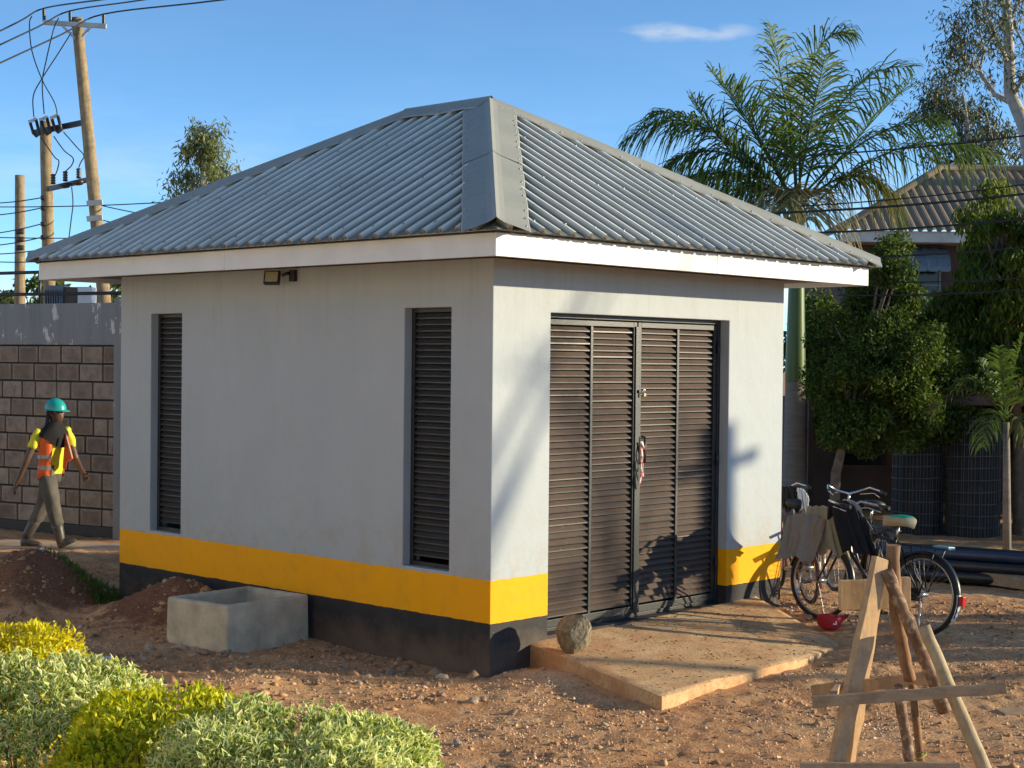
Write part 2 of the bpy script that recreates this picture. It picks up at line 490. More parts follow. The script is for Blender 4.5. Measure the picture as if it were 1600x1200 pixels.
class MB:
    def __init__(self):
        self.v = []; self.f = []; self.sm = []
    def add(self, vs, fs, smooth=False):
        b = len(self.v)
        self.v.extend([tuple(float(c) for c in p) for p in vs])
        self.f.extend([tuple(i + b for i in q) for q in fs])
        self.sm.extend([smooth] * len(fs))
        return self
    def box(self, lo, hi, mat=None):
        x0, y0, z0 = lo; x1, y1, z1 = hi
        vs = [(x0, y0, z0), (x1, y0, z0), (x1, y1, z0), (x0, y1, z0), (x0, y0, z1), (x1, y0, z1), (x1, y1, z1), (x0, y1, z1)]
        if mat is not None:
            vs = [tuple(mat @ Vector(p)) for p in vs]
        return self.add(vs, [(0, 3, 2, 1), (4, 5, 6, 7), (0, 1, 5, 4), (1, 2, 6, 5), (2, 3, 7, 6), (3, 0, 4, 7)])
    def beam(self, a, b, w, h, up=(0, 0, 1), taper=1.0):
        a = np.array(a, float); b = np.array(b, float)
        d = b - a; d = d / np.linalg.norm(d)
        s = np.cross(d, up); s = s / np.linalg.norm(s)
        n = np.cross(s, d)
        vs = []
        for p, k in ((a, 1.0), (b, taper)):
            for i, j in ((-1, -1), (1, -1), (1, 1), (-1, 1)):
                vs.append(p + s * i * w * k / 2 + n * j * h * k / 2)
        return self.add(vs, [(3, 2, 1, 0), (4, 5, 6, 7), (0, 1, 5, 4), (1, 2, 6, 5), (2, 3, 7, 6), (3, 0, 4, 7)])
    def tube(self, pts, r, n=8, caps=True, flat=1.0, wob=0.0, smooth=True):
        P = [np.array(p, float) for p in pts]
        rs = [r] * len(P) if isinstance(r, (int, float)) else list(r)
        vs = []; fs = []
        t0 = P[1] - P[0]
        u = np.cross(t0, (0, 0, 1))
        if np.linalg.norm(u) < 1e-6 * max(1, np.linalg.norm(t0)) or abs(t0[2]) > 0.999 * np.linalg.norm(t0):
            u = np.cross(t0, (1, 0, 0))
        u = u / np.linalg.norm(u)
        for i, p in enumerate(P):
            t = (P[min(i + 1, len(P) - 1)] - P[max(i - 1, 0)])
            t = t / (np.linalg.norm(t) + 1e-12)
            u = u - t * (u @ t); u = u / np.linalg.norm(u)
            w = np.cross(t, u)
            for k in range(n):
                a = 2 * math.pi * k / n
                rr = rs[i] * (1 + (random.uniform(-wob, wob) if wob else 0))
                vs.append(p + u * math.cos(a) * rr + w * math.sin(a) * rr * flat)
        for i in range(len(P) - 1):
            for k in range(n):
                k2 = (k + 1) % n
                fs.append((i * n + k, i * n + k2, (i + 1) * n + k2, (i + 1) * n + k))
        self.add(vs, fs, smooth)
        if caps:
            b = len(self.v) - len(vs)
            self.f.append(tuple(b + k for k in reversed(range(n)))); self.sm.append(False)
            e = b + (len(P) - 1) * n
            self.f.append(tuple(e + k for k in range(n))); self.sm.append(False)
        return self
    def loft(self, rings, caps=True, closed=True, smooth=True):
        n = len(rings[0]); vs = [p for r in rings for p in r]; fs = []
        for i in range(len(rings) - 1):
            for k in range(n if closed else n - 1):
                k2 = (k + 1) % n
                fs.append((i * n + k, i * n + k2, (i + 1) * n + k2, (i + 1) * n + k))
        self.add(vs, fs, smooth)
        if caps:
            b = len(self.v) - len(vs)
            self.f.append(tuple(b + k for k in reversed(range(n)))); self.sm.append(smooth)
            e = b + (len(rings) - 1) * n
            self.f.append(tuple(e + k for k in range(n))); self.sm.append(smooth)
        return self
    def lathe(self, prof, n=24, c=(0, 0, 0), axis='z', smooth=True):
        vs = []; fs = []
        for (r, h) in prof:
            for k in range(n):
                a = 2 * math.pi * k / n
                x, y = r * math.cos(a), r * math.sin(a)
                p = (x, y, h) if axis == 'z' else ((x, h, y) if axis == 'y' else (h, x, y))
                vs.append((p[0] + c[0], p[1] + c[1], p[2] + c[2]))
        for i in range(len(prof) - 1):
            for k in range(n):
                k2 = (k + 1) % n
                fs.append((i * n + k, i * n + k2, (i + 1) * n + k2, (i + 1) * n + k))
        return self.add(vs, fs, smooth)
    def mesh(self, name, mat):
        me = bpy.data.meshes.new(name)
        me.from_pydata(self.v, [], self.f)
        me.polygons.foreach_set('use_smooth', self.sm)
        me.update()
        me.materials.append(M[mat] if isinstance(mat, str) else mat)
        return me
    def build(self, name, mat, parent=None, bevel=0.0, seg=2):
        o = bpy.data.objects.new(name, self.mesh(name, mat))
        link(o, parent)
        if bevel:
            b = o.modifiers.new('bevel', 'BEVEL')
            b.width = bevel; b.segments = seg; b.limit_method = 'ANGLE'; b.angle_limit = R(40)
        return o
def obj(name, me, parent=None):
    return link(bpy.data.objects.new(name, me), parent)
def copy_tree(o, parent=None):
    c = o.copy()
    COL.objects.link(c)
    c.parent = parent
    for ch in list(o.children):
        copy_tree(ch, c)
    return c
def smoothstep(a, b, x):
    t = np.clip((x - a) / (b - a), 0, 1)
    return t * t * (3 - 2 * t)

# value noise
_perm = np.random.default_rng(3).random((256, 256))
def vnoise(x, y):
    x = np.asarray(x, float); y = np.asarray(y, float)
    xi = np.floor(x).astype(int); yi = np.floor(y).astype(int)
    fx = x - xi; fy = y - yi
    fx = fx * fx * (3 - 2 * fx); fy = fy * fy * (3 - 2 * fy)
    g = lambda a, b: _perm[a % 256, b % 256]
    return (g(xi, yi) * (1 - fx) + g(xi + 1, yi) * fx) * (1 - fy) + (g(xi, yi + 1) * (1 - fx) + g(xi + 1, yi + 1) * fx) * fy
def fbm(x, y, o=4, gain=0.5):
    s = 0; a = 1; t = 0
    for i in range(o):
        s = s + a * (vnoise(x * 2 ** i + 17.3 * i, y * 2 ** i + 5.1 * i) - 0.5); t += a; a *= gain
    return s / t

# ------------------------------------------------------------------ ground
LX, LY, OV = 3.9496, 5.0505, 0.5653
ZFT, ZFB, ZAP, EV, ZE = 3.375, 3.1586, 4.805, 0.0798, 3.345
def ground_h(x, y, fine=True):
    x = np.asarray(x, float); y = np.asarray(y, float)
    h = np.maximum(0.13 * smoothstep(1.6, 3.6, x), 0.10 * smoothstep(5.2, 7.4, y + 0.25 * x))
    h = h + 0.05 * smoothstep(1.2, 3.0, y) * (1 - smoothstep(2.5, 4, x))
    def mound(cx, cy, rx, ry, hh, a=0.0, p=1.0):
        dx, dy = x - cx, y - cy
        u = dx * math.cos(a) + dy * math.sin(a); w = -dx * math.sin(a) + dy * math.cos(a)
        return hh * np.exp(-((u / rx) ** 2 + (w / ry) ** 2) ** p)
    near = np.exp(-((x + 1) ** 2 + (y - 4) ** 2) / 18.0)
    h = h + mound(-0.85, 5.30, 0.85, 0.55, 0.50, 0.9) * (1 + 0.5 * fbm(x * 2.1, y * 2.1))
    h = h + mound(-0.30, 3.62, 0.50, 0.62, 0.33, 0.2)
    h = h - mound(-0.35, 4.75, 0.40, 0.28, 0.12)
    h = h - mound(-1.35, 4.25, 0.55, 0.4, 0.07)
    h = h + mound(0.20, -0.45, 0.45, 0.55, 0.075) + mound(1.9, -1.9, 1.1, 0.35, 0.05)
    h = h + mound(-1.7, 0.9, 1.0, 0.35, 0.05, 0.4)
    if fine:
        h = h + 0.045 * fbm(x * 0.8, y * 0.8, 3) + 0.035 * fbm(x * 2.9, y * 2.9, 3) + 0.022 * fbm(x * 9, y * 9, 3)
    return h
def gz(x, y):
    return float(ground_h(x, y))
def grid_axis(lo, hi, st, far):
    a = list(np.arange(lo, hi + 1e-6, st))
    d = st; p = hi
    up = []
    while p < far:
        d *= 1.22; p += d; up.append(p)
    d = st; p = lo; dn = []
    while p > -far:
        d *= 1.22; p -= d; dn.append(p)
    return np.array(dn[::-1] + a + up)
gx = grid_axis(-5.2, 6.4, 0.04, 900)
gy = grid_axis(-6.2, 10.5, 0.04, 900)
GX, GY = np.meshgrid(gx, gy, indexing='ij')
far_f = np.exp(-np.maximum(0, np.hypot(GX - 1, GY - 2) - 14) / 12)
GZ = ground_h(GX, GY)
crumb = np.maximum(0, fbm(GX * 17, GY * 17, 3, 0.6)) * 0.05
GZ = GZ + 0.10 * np.maximum(0, fbm(GX * 8 + 3, GY * 8, 3, 0.6)) * (np.exp(-((GX + 0.85) ** 2 / 0.8 + (GY - 5.3) ** 2 / 0.6)) + np.exp(-((GX + 0.3) ** 2 / 0.3 + (GY - 3.6) ** 2 / 0.4)))
GZ = GZ + crumb * (0.35 + 1.3 * np.clip(fbm(GX * 0.9 + 40, GY * 0.9, 3) + 0.35, 0, 1))
GZ = 0.1 + (GZ - 0.1) * far_f
nx, ny = GX.shape
idx = np.arange(nx * ny).reshape(nx, ny)
F = np.stack([idx[:-1, :-1], idx[1:, :-1], idx[1:, 1:], idx[:-1, 1:]], -1).reshape(-1, 4)
g = obj('ground', mesh_np('ground', np.stack([GX, GY, GZ], -1).reshape(-1, 3), F, 'dirt', smooth=True))
tag(g, 'reddish brown bare earth with gravel around the building', 'ground', kind='structure')

# path where the worker walks (beaten, dusty concrete strip)
simple('path', (0.42, 0.30, 0.21), 0.95, 0, 0.2, 4, 0.4, 40, space='World')
mb = MB()
pa, pb = np.array([-1.2, 12.6]), np.array([3.0, 6.2])
dd = (pb - pa) / np.linalg.norm(pb - pa); nn = np.array([-dd[1], dd[0]])
rows = []
for i in range(60):
    t = i / 59
    c = pa + (pb - pa) * t
    w0 = 0.36 + 0.08 * float(fbm(i * 0.37, 1.0)); w1 = 0.36 + 0.08 * float(fbm(i * 0.37, 9.0))
    rows.append([(*(c - nn * w0), gz(*(c - nn * w0)) - 0.02), (*(c - nn * (w0 - 0.03)), gz(*(c - nn * w0)) * 0.3 + 0.118), (*(c + nn * (w1 - 0.03)), gz(*(c + nn * w1)) * 0.3 + 0.118), (*(c + nn * w1), gz(*(c + nn * w1)) - 0.02)])
mb.loft(rows, caps=False, closed=False)
tag(mb.build('path', 'path'), 'pale beaten path strip along the block wall', 'path', kind='structure')

# ------------------------------------------------------------------ the building
B = empty('utility_building')
tag(B, 'small grey utility building with yellow band, black base and grey metal hip roof', 'building')

DX0, DX1, DZ0, DZ1 = 0.661, 3.075, 0.24, 2.80
WINS = [(0.453, 0.985), (4.035, 4.535)]
WZ0, WZ1 = 0.762, 2.83
TH = 0.20
def build_walls():
    # perimeter parameter list: (outer xy, inner xy)
    per = []
    def side(a, b, ia, ib, breaks):
        for s in breaks:
            per.append((np.array(a) + (np.array(b) - np.array(a)) * s, np.array(ia) + (np.array(ib) - np.array(ia)) * s))
    ci = [(TH, TH), (LX - TH, TH), (LX - TH, LY - TH), (TH, LY - TH)]
    pts = []
    # door side y=0, from x=0 to LX
    for x in (0, DX0, DX1):
        pts.append(((x, 0), (max(x, TH), TH)))
    pts.append(((LX, 0), (LX - TH, TH)))
    pts.append(((LX, LY), (LX - TH, LY - TH)))
    pts.append(((0, LY), (TH, LY - TH)))
    for y in (WINS[1][1], WINS[1][0], WINS[0][1], WINS[0][0]):
        pts.append(((0, y), (TH, y)))
    n = len(pts)
    zs = [-0.4, DZ0, WZ0, DZ1, WZ1, 3.2]
    solid = np.ones((n, len(zs) - 1), bool)
    solid[1, 1] = solid[1, 2] = False
    solid[6, 2] = solid[6, 3] = False
    solid[8, 2] = solid[8, 3] = False
    V = []
    for (o, i) in pts:
        for z in zs:
            V.append((*o, z)); V.append((*i, z))
    nz_ = len(zs)
    vid = lambda a, z, inn: ((a % n) * nz_ + z) * 2 + inn
    Fc = []
    for a in range(n):
        for z in range(nz_ - 1):
            if not solid[a, z]:
                continue
            Fc.append((vid(a, z, 0), vid(a + 1, z, 0), vid(a + 1, z + 1, 0), vid(a, z + 1, 0)))
            Fc.append((vid(a + 1, z, 1), vid(a, z, 1), vid(a, z + 1, 1), vid(a + 1, z + 1, 1)))
            if not solid[(a - 1) % n, z]:
                Fc.append((vid(a, z, 1), vid(a, z, 0), vid(a, z + 1, 0), vid(a, z + 1, 1)))
            if not solid[(a + 1) % n, z]:
                Fc.append((vid(a + 1, z, 0), vid(a + 1, z, 1), vid(a + 1, z + 1, 1), vid(a + 1, z + 1, 0)))
            if z == 0 or not solid[a, z - 1]:
                Fc.append((vid(a + 1, z, 0), vid(a, z, 0), vid(a, z, 1), vid(a + 1, z, 1)))
            if z == nz_ - 2 or not solid[a, z + 1]:
                Fc.append((vid(a, z + 1, 0), vid(a + 1, z + 1, 0), vid(a + 1, z + 1, 1), vid(a, z + 1, 1)))
    m = MB(); m.add(V, Fc)
    w = m.build('wall', 'wall', B, bevel=0.007, seg=2)
    return w
build_walls()
MB().box((TH, TH, -0.2), (LX - TH, LY - TH, 0.2)).build('floor', 'interior', B)

# soffit and fascia boards
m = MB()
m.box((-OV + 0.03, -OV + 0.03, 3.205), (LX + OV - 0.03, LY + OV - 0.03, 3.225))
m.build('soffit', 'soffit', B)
def fascia(lo, hi):
    MB().box(lo, hi).build('fascia_board', 'fascia', B, bevel=0.004)
T = 0.024
fascia((-OV, -OV + T, ZFB), (-OV + T, 2.62, ZFT)); fascia((-OV + 0.002, 2.624, ZFB + 0.001), (-OV + T, LY + OV - T, ZFT))
fascia((-OV, -OV, ZFB), (2.1, -OV + T, ZFT)); fascia((2.104, -OV + 0.002, ZFB + 0.001), (LX + OV, -OV + T, ZFT))
fascia((LX + OV - T, -OV + T, ZFB), (LX + OV, LY + OV - T, ZFT)); fascia((-OV, LY + OV - T, ZFB), (LX + OV, LY + OV, ZFT))

# roof
Q = OV + EV
RUN = LX / 2 + Q
SL = (ZAP - ZE) / RUN
ex0, ex1, ey0, ey1 = -Q, LX + Q, -Q, LY + Q
rA = np.array([LX / 2, LX / 2, ZAP]); rB = np.array([LX / 2, LY - LX / 2, ZAP])
m = MB()
dz = -0.05
i_ = 0.05
vs = [(ex0 + i_, ey0 + i_, ZE + dz + 0.03), (ex1 - i_, ey0 + i_, ZE + dz + 0.03), (ex1 - i_, ey1 - i_, ZE + dz + 0.03), (ex0 + i_, ey1 - i_, ZE + dz + 0.03), tuple(rA + (0, 0, dz)), tuple(rB + (0, 0, dz))]
m.add(vs, [(0, 1, 4), (1, 2, 5, 4), (2, 3, 5), (3, 0, 4, 5), (3, 2, 1, 0)])
ROOF = m.build('roof', 'interior', B)
FACES = [  # origin corner, along-eave dir, inward dir, eave length
    (np.array([ex0, ey1, ZE]), np.array([0, -1.0, 0]), np.array([1.0, 0, 0]), ey1 - ey0),
    (np.array([ex0, ey0, ZE]), np.array([1.0, 0, 0]), np.array([0, 1.0, 0]), ex1 - ex0),
    (np.array([ex1, ey0, ZE]), np.array([0, 1.0, 0]), np.array([-1.0, 0, 0]), ey1 - ey0),
    (np.array([ex1, ey1, ZE]), np.array([-1.0, 0, 0]), np.array([0, -1.0, 0]), ex1 - ex0)]
PITCH = 0.172
RH = 0.040
screws = MB()
def screw(p, nrm, r=0.011):
    n_ = np.array(nrm) / np.linalg.norm(nrm)
    s_ = np.cross(n_, (0.3, 0.5, 0.8)); s_ /= np.linalg.norm(s_)
    screws.tube([p, p + n_ * 0.006, p + n_ * 0.010], [r, r, r * 0.4], 6)
for O, A, I, L in FACES:
    up = I + np.array([0, 0, SL]); up = up / np.linalg.norm(up)
    nrm = np.cross(A, up); nrm = nrm / np.linalg.norm(nrm)
    if nrm[2] < 0: nrm = -nrm
    prof = []
    k = 0
    s = 0.10
    prof.append((0.0, 0))
    while s + 0.07 < L:
        # small stiffening bead mid-pan keeps the sheet from looking flat
        for ds, hh in ((0.0, 0), (0.012, RH), (0.034, RH), (0.048, 0), (0.105, 0), (0.118, 0.004), (0.138, 0.004), (0.150, 0)):
            if s + ds < L: prof.append((s + ds, hh))
        s += PITCH
    prof.append((L, 0))
    sheets = []
    per = 8 * 5
    i0 = 0
    tmax = lambda s_: max(0.02, min(s_, L - s_, RUN))
    while i0 < len(prof) - 1:
        i1 = min(len(prof) - 1, i0 + per)
        seg = prof[i0:i1 + 1 if i1 == len(prof) - 1 else i1 + 5]
        m = MB()
        off = 0.0015 * (len(sheets) % 2) + random.uniform(0, 0.002)
        rows = []
        ext = random.uniform(-0.008, 0.008)
        for tt in np.linspace(0, 1, 7):
            row = []
            for (s_, h_) in seg:
                d_ = (-0.02 + ext) * (1 - tt) + tmax(s_) * tt
                wv_ = 0.0025 * math.sin(s_ * 5 + tt * 4 + len(sheets) * 2.1)
                row.append(O + A * s_ + (I + np.array([0, 0, SL])) * d_ + nrm * (h_ + off + wv_))
            rows.append(row)
        m.loft(rows, caps=False, closed=False, smooth=False)
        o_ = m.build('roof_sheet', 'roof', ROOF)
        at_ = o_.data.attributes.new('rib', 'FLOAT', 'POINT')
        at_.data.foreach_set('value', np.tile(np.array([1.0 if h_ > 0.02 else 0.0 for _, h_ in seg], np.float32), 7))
        sheets.append(1)
        i0 = i1
    # screws along three purlins
    for dpl in (0.10, 0.95, 1.8):
        s = 0.10
        k = 0
        while s + 0.07 < L:
            if tmax(s + 0.033) > dpl + 0.28 and k % 2 == 0:
                screw(O + A * (s + 0.033) + (I + np.array([0, 0, SL])) * dpl + nrm * RH, nrm)
            s += PITCH; k += 1
def face_normal(i):
    O, A, I, L = FACES[i]
    up = I + np.array([0, 0, SL]); n_ = np.cross(A, up)
    n_ = n_ / np.linalg.norm(n_)
    return n_ if n_[2] > 0 else -n_
def cap(p0, p1, f1, f2, name, pieces=2, w=0.27, lift=0.0):
    p0 = np.array(p0); p1 = np.array(p1)
    d = (p1 - p0) / np.linalg.norm(p1 - p0)
    n1, n2 = face_normal(f1), face_normal(f2)
    nm = (n1 + n2); nm /= np.linalg.norm(nm)
    w1 = np.cross(d, n1); w2 = np.cross(d, n2)
    if w1 @ n2 > 0: w1 = -w1
    if w2 @ n1 > 0: w2 = -w2
    Ltot = np.linalg.norm(p1 - p0)
    for k in range(pieces):
        a, b = Ltot * k / pieces - (0.06 if k else 0.0), Ltot * (k + 1) / pieces
        rows = []
        up_ = lift + 0.004 * k
        N = 14
        for j in range(N + 1):
            t = a + (b - a) * j / N
            c = p0 + d * t
            e1 = RH + 0.006 + up_ + 0.007 * math.sin(t * 9 + k) ; e2 = RH + 0.006 + up_ + 0.007 * math.sin(t * 8 + 2 + k)
            rows.append([c + w1 * w + n1 * (e1 - 0.010), c + w1 * (w - 0.012) + n1 * e1, c + w1 * 0.05 + n1 * (RH + 0.012 + up_), c + w1 * 0.030 + nm * (RH + 0.022 + up_),
                         c + nm * (RH + 0.034 + up_), c + w2 * 0.030 + nm * (RH + 0.022 + up_), c + w2 * 0.05 + n2 * (RH + 0.012 + up_), c + w2 * (w - 0.012) + n2 * e2, c + w2 * w + n2 * (e2 - 0.010)])
        m = MB(); m.loft(rows, caps=False, closed=False, smooth=False)
        m.build(name, 'flashing', ROOF)
        q = a + 0.12
        while q < b - 0.03:
            c = p0 + d * q
            screw(c + w1 * (w - 0.035) + n1 * (RH + 0.006 + up_), n1, 0.009)
            screw(c + w2 * (w - 0.035) + n2 * (RH + 0.006 + up_), n2, 0.009)
            q += 0.20
kk = -0.02
cap((ex0 - kk, ey0 - kk, ZE - kk * SL), rA, 0, 1, 'hip_cap', 2, 0.25)
cap((ex1 + kk, ey0 - kk, ZE - kk * SL), rA, 1, 2, 'hip_cap', 2, 0.20)
cap((ex1 + kk, ey1 + kk, ZE - kk * SL), rB, 2, 3, 'hip_cap', 2, 0.20)
cap((ex0 - kk, ey1 + kk, ZE - kk * SL), rB, 3, 0, 'hip_cap', 2, 0.20)
cap(rA + (0, -0.03, 0), rB + (0, 0.06, 0), 0, 2, 'ridge_cap', 1, 0.20, 0.012)
o = screws.build('roof_screws', 'screw', ROOF); o['kind'] = 'stuff'

# louvred door and windows
def slat_mesh(length, along, mat='slat'):
    # cross-section in (depth d outward positive, z); bent sheet louvre
    sec = [(-0.026, 0.024), (0.010, -0.012), (0.010, -0.022), (0.0075, -0.022), (0.0075, -0.0135), (-0.028, 0.022)]
    m = MB()
    rows = []
    for s_ in (0, length):
        rows.append([(s_, -d, z) if along == 'x' else (-d, s_, z) for d, z in sec])
    if along == 'x':
        rows = [r[::-1] for r in rows]
    m.loft(rows, caps=True, closed=True, smooth=False)
    return m.mesh('slat', mat)
YD = 0.125
SP = 0.0525
def door_leaf(x0, x1, handle):
    D = MB()
    fw = 0.045
    zb, zt = DZ0 + 0.035, DZ1 - 0.045
    y0, y1 = YD - 0.022, YD + 0.022
    D.box((x0, y0, zb), (x0 + fw, y1, zt)).box((x1 - fw, y0, zb), (x1, y1, zt))
    D.box((x0 + fw, y0, zt - fw), (x1 - fw, y1, zt)).box((x0 + fw, y0, zb), (x1 - fw, y1, zb + 0.06))
    xm = (x0 + x1) / 2
    D.box((xm - 0.016, y0 + 0.004, zb + 0.06), (xm + 0.016, y1, zt - fw))
    d = D.build('door', 'black_metal', B, bevel=0.003)
    cols = [(x0 + fw, xm - 0.016), (xm + 0.016, x1 - fw)]
    n = int((zt - fw - zb - 0.06) / SP)
    for a, b in cols:
        me = slat_mesh(b - a, 'x')
        for i in range(n):
            s_ = obj('slat', me, d)
            s_.location = (a, YD + random.uniform(-0.0015, 0.0015), zt - fw - 0.028 - i * SP + random.uniform(-0.0015, 0.0015))
            s_.rotation_euler = (random.gauss(0, 0.03), random.gauss(0, 0.0015), random.gauss(0, 0.001))
    return d
fr_ = MB()
fr_.box((DX0, YD - 0.03, DZ0), (DX0 + 0.04, YD + 0.035, DZ1)).box((DX1 - 0.04, YD - 0.03, DZ0), (DX1, YD + 0.035, DZ1)).box((DX0 + 0.04, YD - 0.03, DZ1 - 0.035), (DX1 - 0.04, YD + 0.035, DZ1))
fr_.box((DX0 + 0.04, YD - 0.01, DZ0), (DX1 - 0.04, YD + 0.05, DZ0 + 0.03))
fr_.build('door_frame', 'black_metal', B, bevel=0.003)
dl = door_leaf(DX0 + 0.045, 1.880, False)
dr = door_leaf(1.895, DX1 - 0.045, True)
MB().box((1.852, YD - 0.034, DZ0 + 0.06), (1.906, YD - 0.024, DZ1 - 0.08)).build('cover_strip', 'black_metal', dl, bevel=0.003)
m = MB(); m.tube([(1.955, YD - 0.024, 1.78), (1.955, YD - 0.06, 1.775), (1.955, YD - 0.06, 1.56), (1.955, YD - 0.024, 1.555)], 0.011, 8)
m.build('handle', 'black_metal', dr)
MB().box((1.88, YD - 0.05, 2.155), (1.96, YD - 0.036, 2.18)).build('hasp', 'black_metal', dr, bevel=0.002)
for hz in (0.55, 1.5, 2.5):
    m = MB(); m.tube([(DX1 - 0.043, YD - 0.036, hz), (DX1 - 0.043, YD - 0.036, hz + 0.11)], 0.013, 8); m.build('hinge', 'black_metal', dr)
XW = 0.10
for (a, b) in WINS:
    fm = MB()
    f_ = 0.035
    x0, x1 = XW - 0.02, XW + 0.025
    fm.box((x0, a, WZ0), (x1, a + f_, WZ1)).box((x0, b - f_, WZ0), (x1, b, WZ1)).box((x0, a + f_, WZ0), (x1, b - f_, WZ0 + f_)).box((x0, a + f_, WZ1 - f_), (x1, b - f_, WZ1))
    wobj = fm.build('window', 'black_metal', B, bevel=0.003)
    me = slat_mesh(b - a - 2 * f_, 'y', 'slat_clean')
    n = int((WZ1 - WZ0 - 2 * f_) / 0.0515)
    for i in range(n):
        s_ = obj('slat', me, wobj)
        s_.location = (XW + random.uniform(-0.0015, 0.0015), a + f_, WZ1 - f_ - 0.028 - i * 0.0515)
        s_.rotation_euler = (random.gauss(0, 0.0015), random.gauss(0, 0.03), random.gauss(0, 0.001))

# ------------------------------------------------------------------ entrance slab
def build_slab():
    c = [np.array([0.46, 0.0]), np.array([0.0, -1.66]), np.array([2.78, -1.42]), np.array([3.60, 0.0])]
    N = 60
    V = []
    for i in range(N + 1):
        a = i / N
        for j in range(N + 1):
            b = j / N
            p = (c[0] * (1 - a) + c[3] * a) * (1 - b) + (c[1] * (1 - a) + c[2] * a) * b
            if j == N: p = p + (c[0] - c[1]) * ((0.04 * float(fbm(a * 7, 3.3)) + 0.015 * float(fbm(a * 29, 1.3))) * min(1, a * 8))
            if i == 0: p = p + (c[3] - c[0]) * 0.006 * float(fbm(b * 25, 8.3))
            z = (0.205 + 0.055 * a) * (1 - b) + (0.112 - 0.030 * a) * b + 0.010 * float(fbm(p[0] * 3, p[1] * 3)) + 0.006 * float(fbm(p[0] * 11, p[1] * 11))
            if i in (0,) or j == N: z -= 0.008 + 0.02 * max(0, float(fbm(p[0] * 14, p[1] * 14)))
            if i == N: z = gz(*p) - 0.03
            V.append((p[0], p[1], z))
    vid = lambda i, j: i * (N + 1) + j
    Fc = [(vid(i, j), vid(i, j + 1), vid(i + 1, j + 1), vid(i + 1, j)) for i in range(N) for j in range(N)]
    m = MB(); m.add(V, Fc, True)
    # sides: left edge and front edge
    def skirt(ids):
        b = len(m.v)
        top = [m.v[k] for k in ids]
        m.add(top + [(p[0], p[1], -0.3) for p in top], [(k, k + 1, len(ids) + k + 1, len(ids) + k) for k in range(len(ids) - 1)])
    skirt([vid(0, j) for j in range(N + 1)])
    skirt([vid(i, N) for i in range(N + 1)])
    o = m.build('pavement', 'slab')
    tag(o, 'sloping dusty concrete apron in front of the louvred door', 'pavement', kind='structure')
build_slab()

# ------------------------------------------------------------------ concrete trough
def build_trough():
    t = empty('concrete_trough', (-0.55, 2.41, 0.05), R(4))
    tag(t, 'open grey concrete trough standing against the wall', 'trough')
    w, d, h, th = 0.45, 0.38, 0.37, 0.075
    o_ = [(-w, -d), (w, -d), (w, d), (-w, d)]
    i_ = [(-w + th, -d + th), (w - th, -d + th), (w - th, d - th), (-w + th, d - th)]
    V = [(x * 1.02, y * 1.02, -0.15) for x, y in o_] + [(x, y, h) for x, y in o_] + [(x, y, h) for x, y in i_] + [(x * 0.97, y * 0.97, 0.06) for x, y in i_]
    Fc = []
    for k in range(4):
        k2 = (k + 1) % 4
        Fc += [(k, k2, 4 + k2, 4 + k), (4 + k, 4 + k2, 8 + k2, 8 + k), (8 + k, 8 + k2, 12 + k2, 12 + k)]
    Fc += [(12, 13, 14, 15), (3, 2, 1, 0)]
    m = MB(); m.add(V, Fc)
    o = m.build('basin', 'concrete', t, bevel=0.022, seg=3)
build_trough()

# ------------------------------------------------------------------ rocks
def rock_mesh(name, seed, mat, sub=2, rough=0.25, flat=0.75, cut=(0.62, 0.95)):
    bm = bmesh.new()
    bmesh.ops.create_icosphere(bm, subdivisions=sub, radius=1)
    r_ = np.random.default_rng(seed)
    planes = [(v / np.linalg.norm(v), r_.uniform(*cut)) for v in r_.normal(size=(14, 3))]
    for v in bm.verts:
        p = np.array(v.co)
        for n_, d_ in planes:
            q = p @ n_
            if q > d_: p = p - n_ * (q - d_) * 0.95
        p = p * (1 + rough * 0.25 * r_.normal() * 0.25)
        v.co = (p[0], p[1] * r_.uniform(0.98, 1.02), p[2] * flat)
    me = bpy.data.meshes.new(name); bm.to_mesh(me); bm.free()
    me.materials.append(M[mat])
    return me
simple('boulder', (0.22, 0.175, 0.11), 0.9, 0, 0.45, 3, 0.7, 9)
simple('stone', (0.36, 0.235, 0.155), 0.92, 0, 0.4, 5, 0.5, 20)
simple('pale_stone', (0.46, 0.35, 0.255), 0.92, 0, 0.3, 5, 0.5, 20)
o = obj('boulder', rock_mesh('boulder', 8, 'boulder', 4, 0.2, 1.05, (0.56, 0.90)))
o.location = (0.53, -0.42, 0.325); o.scale = (0.175, 0.165, 0.165); o.rotation_euler = (0.2, 0.1, 0.6)
tag(o, 'rough brown boulder on the concrete apron beside the door', 'rock')

# ------------------------------------------------------------------ unseen building added left of the frame for warm bounce light
simple('cream_paint', (0.80, 0.75, 0.66), 0.7, 0, 0.06, 1.0, 0.1, space='World')
def bounce_block():
    e = empty('bounce_block', (-12.6, 4.0, 0.0))
    tag(e, 'long cream block added left of the frame to bounce sunlight onto the shaded wall', 'building')
    m = MB().box((-4, -9, -0.3), (2.0, 20, 5.6))
    m.build('wall', 'cream_paint', e)
    MB().box((-4.4, -9.4, 5.6), (2.5, 20.4, 5.85)).build('roof', 'fascia', e)
    for i in range(8):
        y = -7.6 + i * 3.5
        for z in (0.9, 3.6):
            f = MB().box((1.99, y, z), (2.04, y + 1.3, z + 1.2)).build('window', 'black_metal', e)
bounce_block()

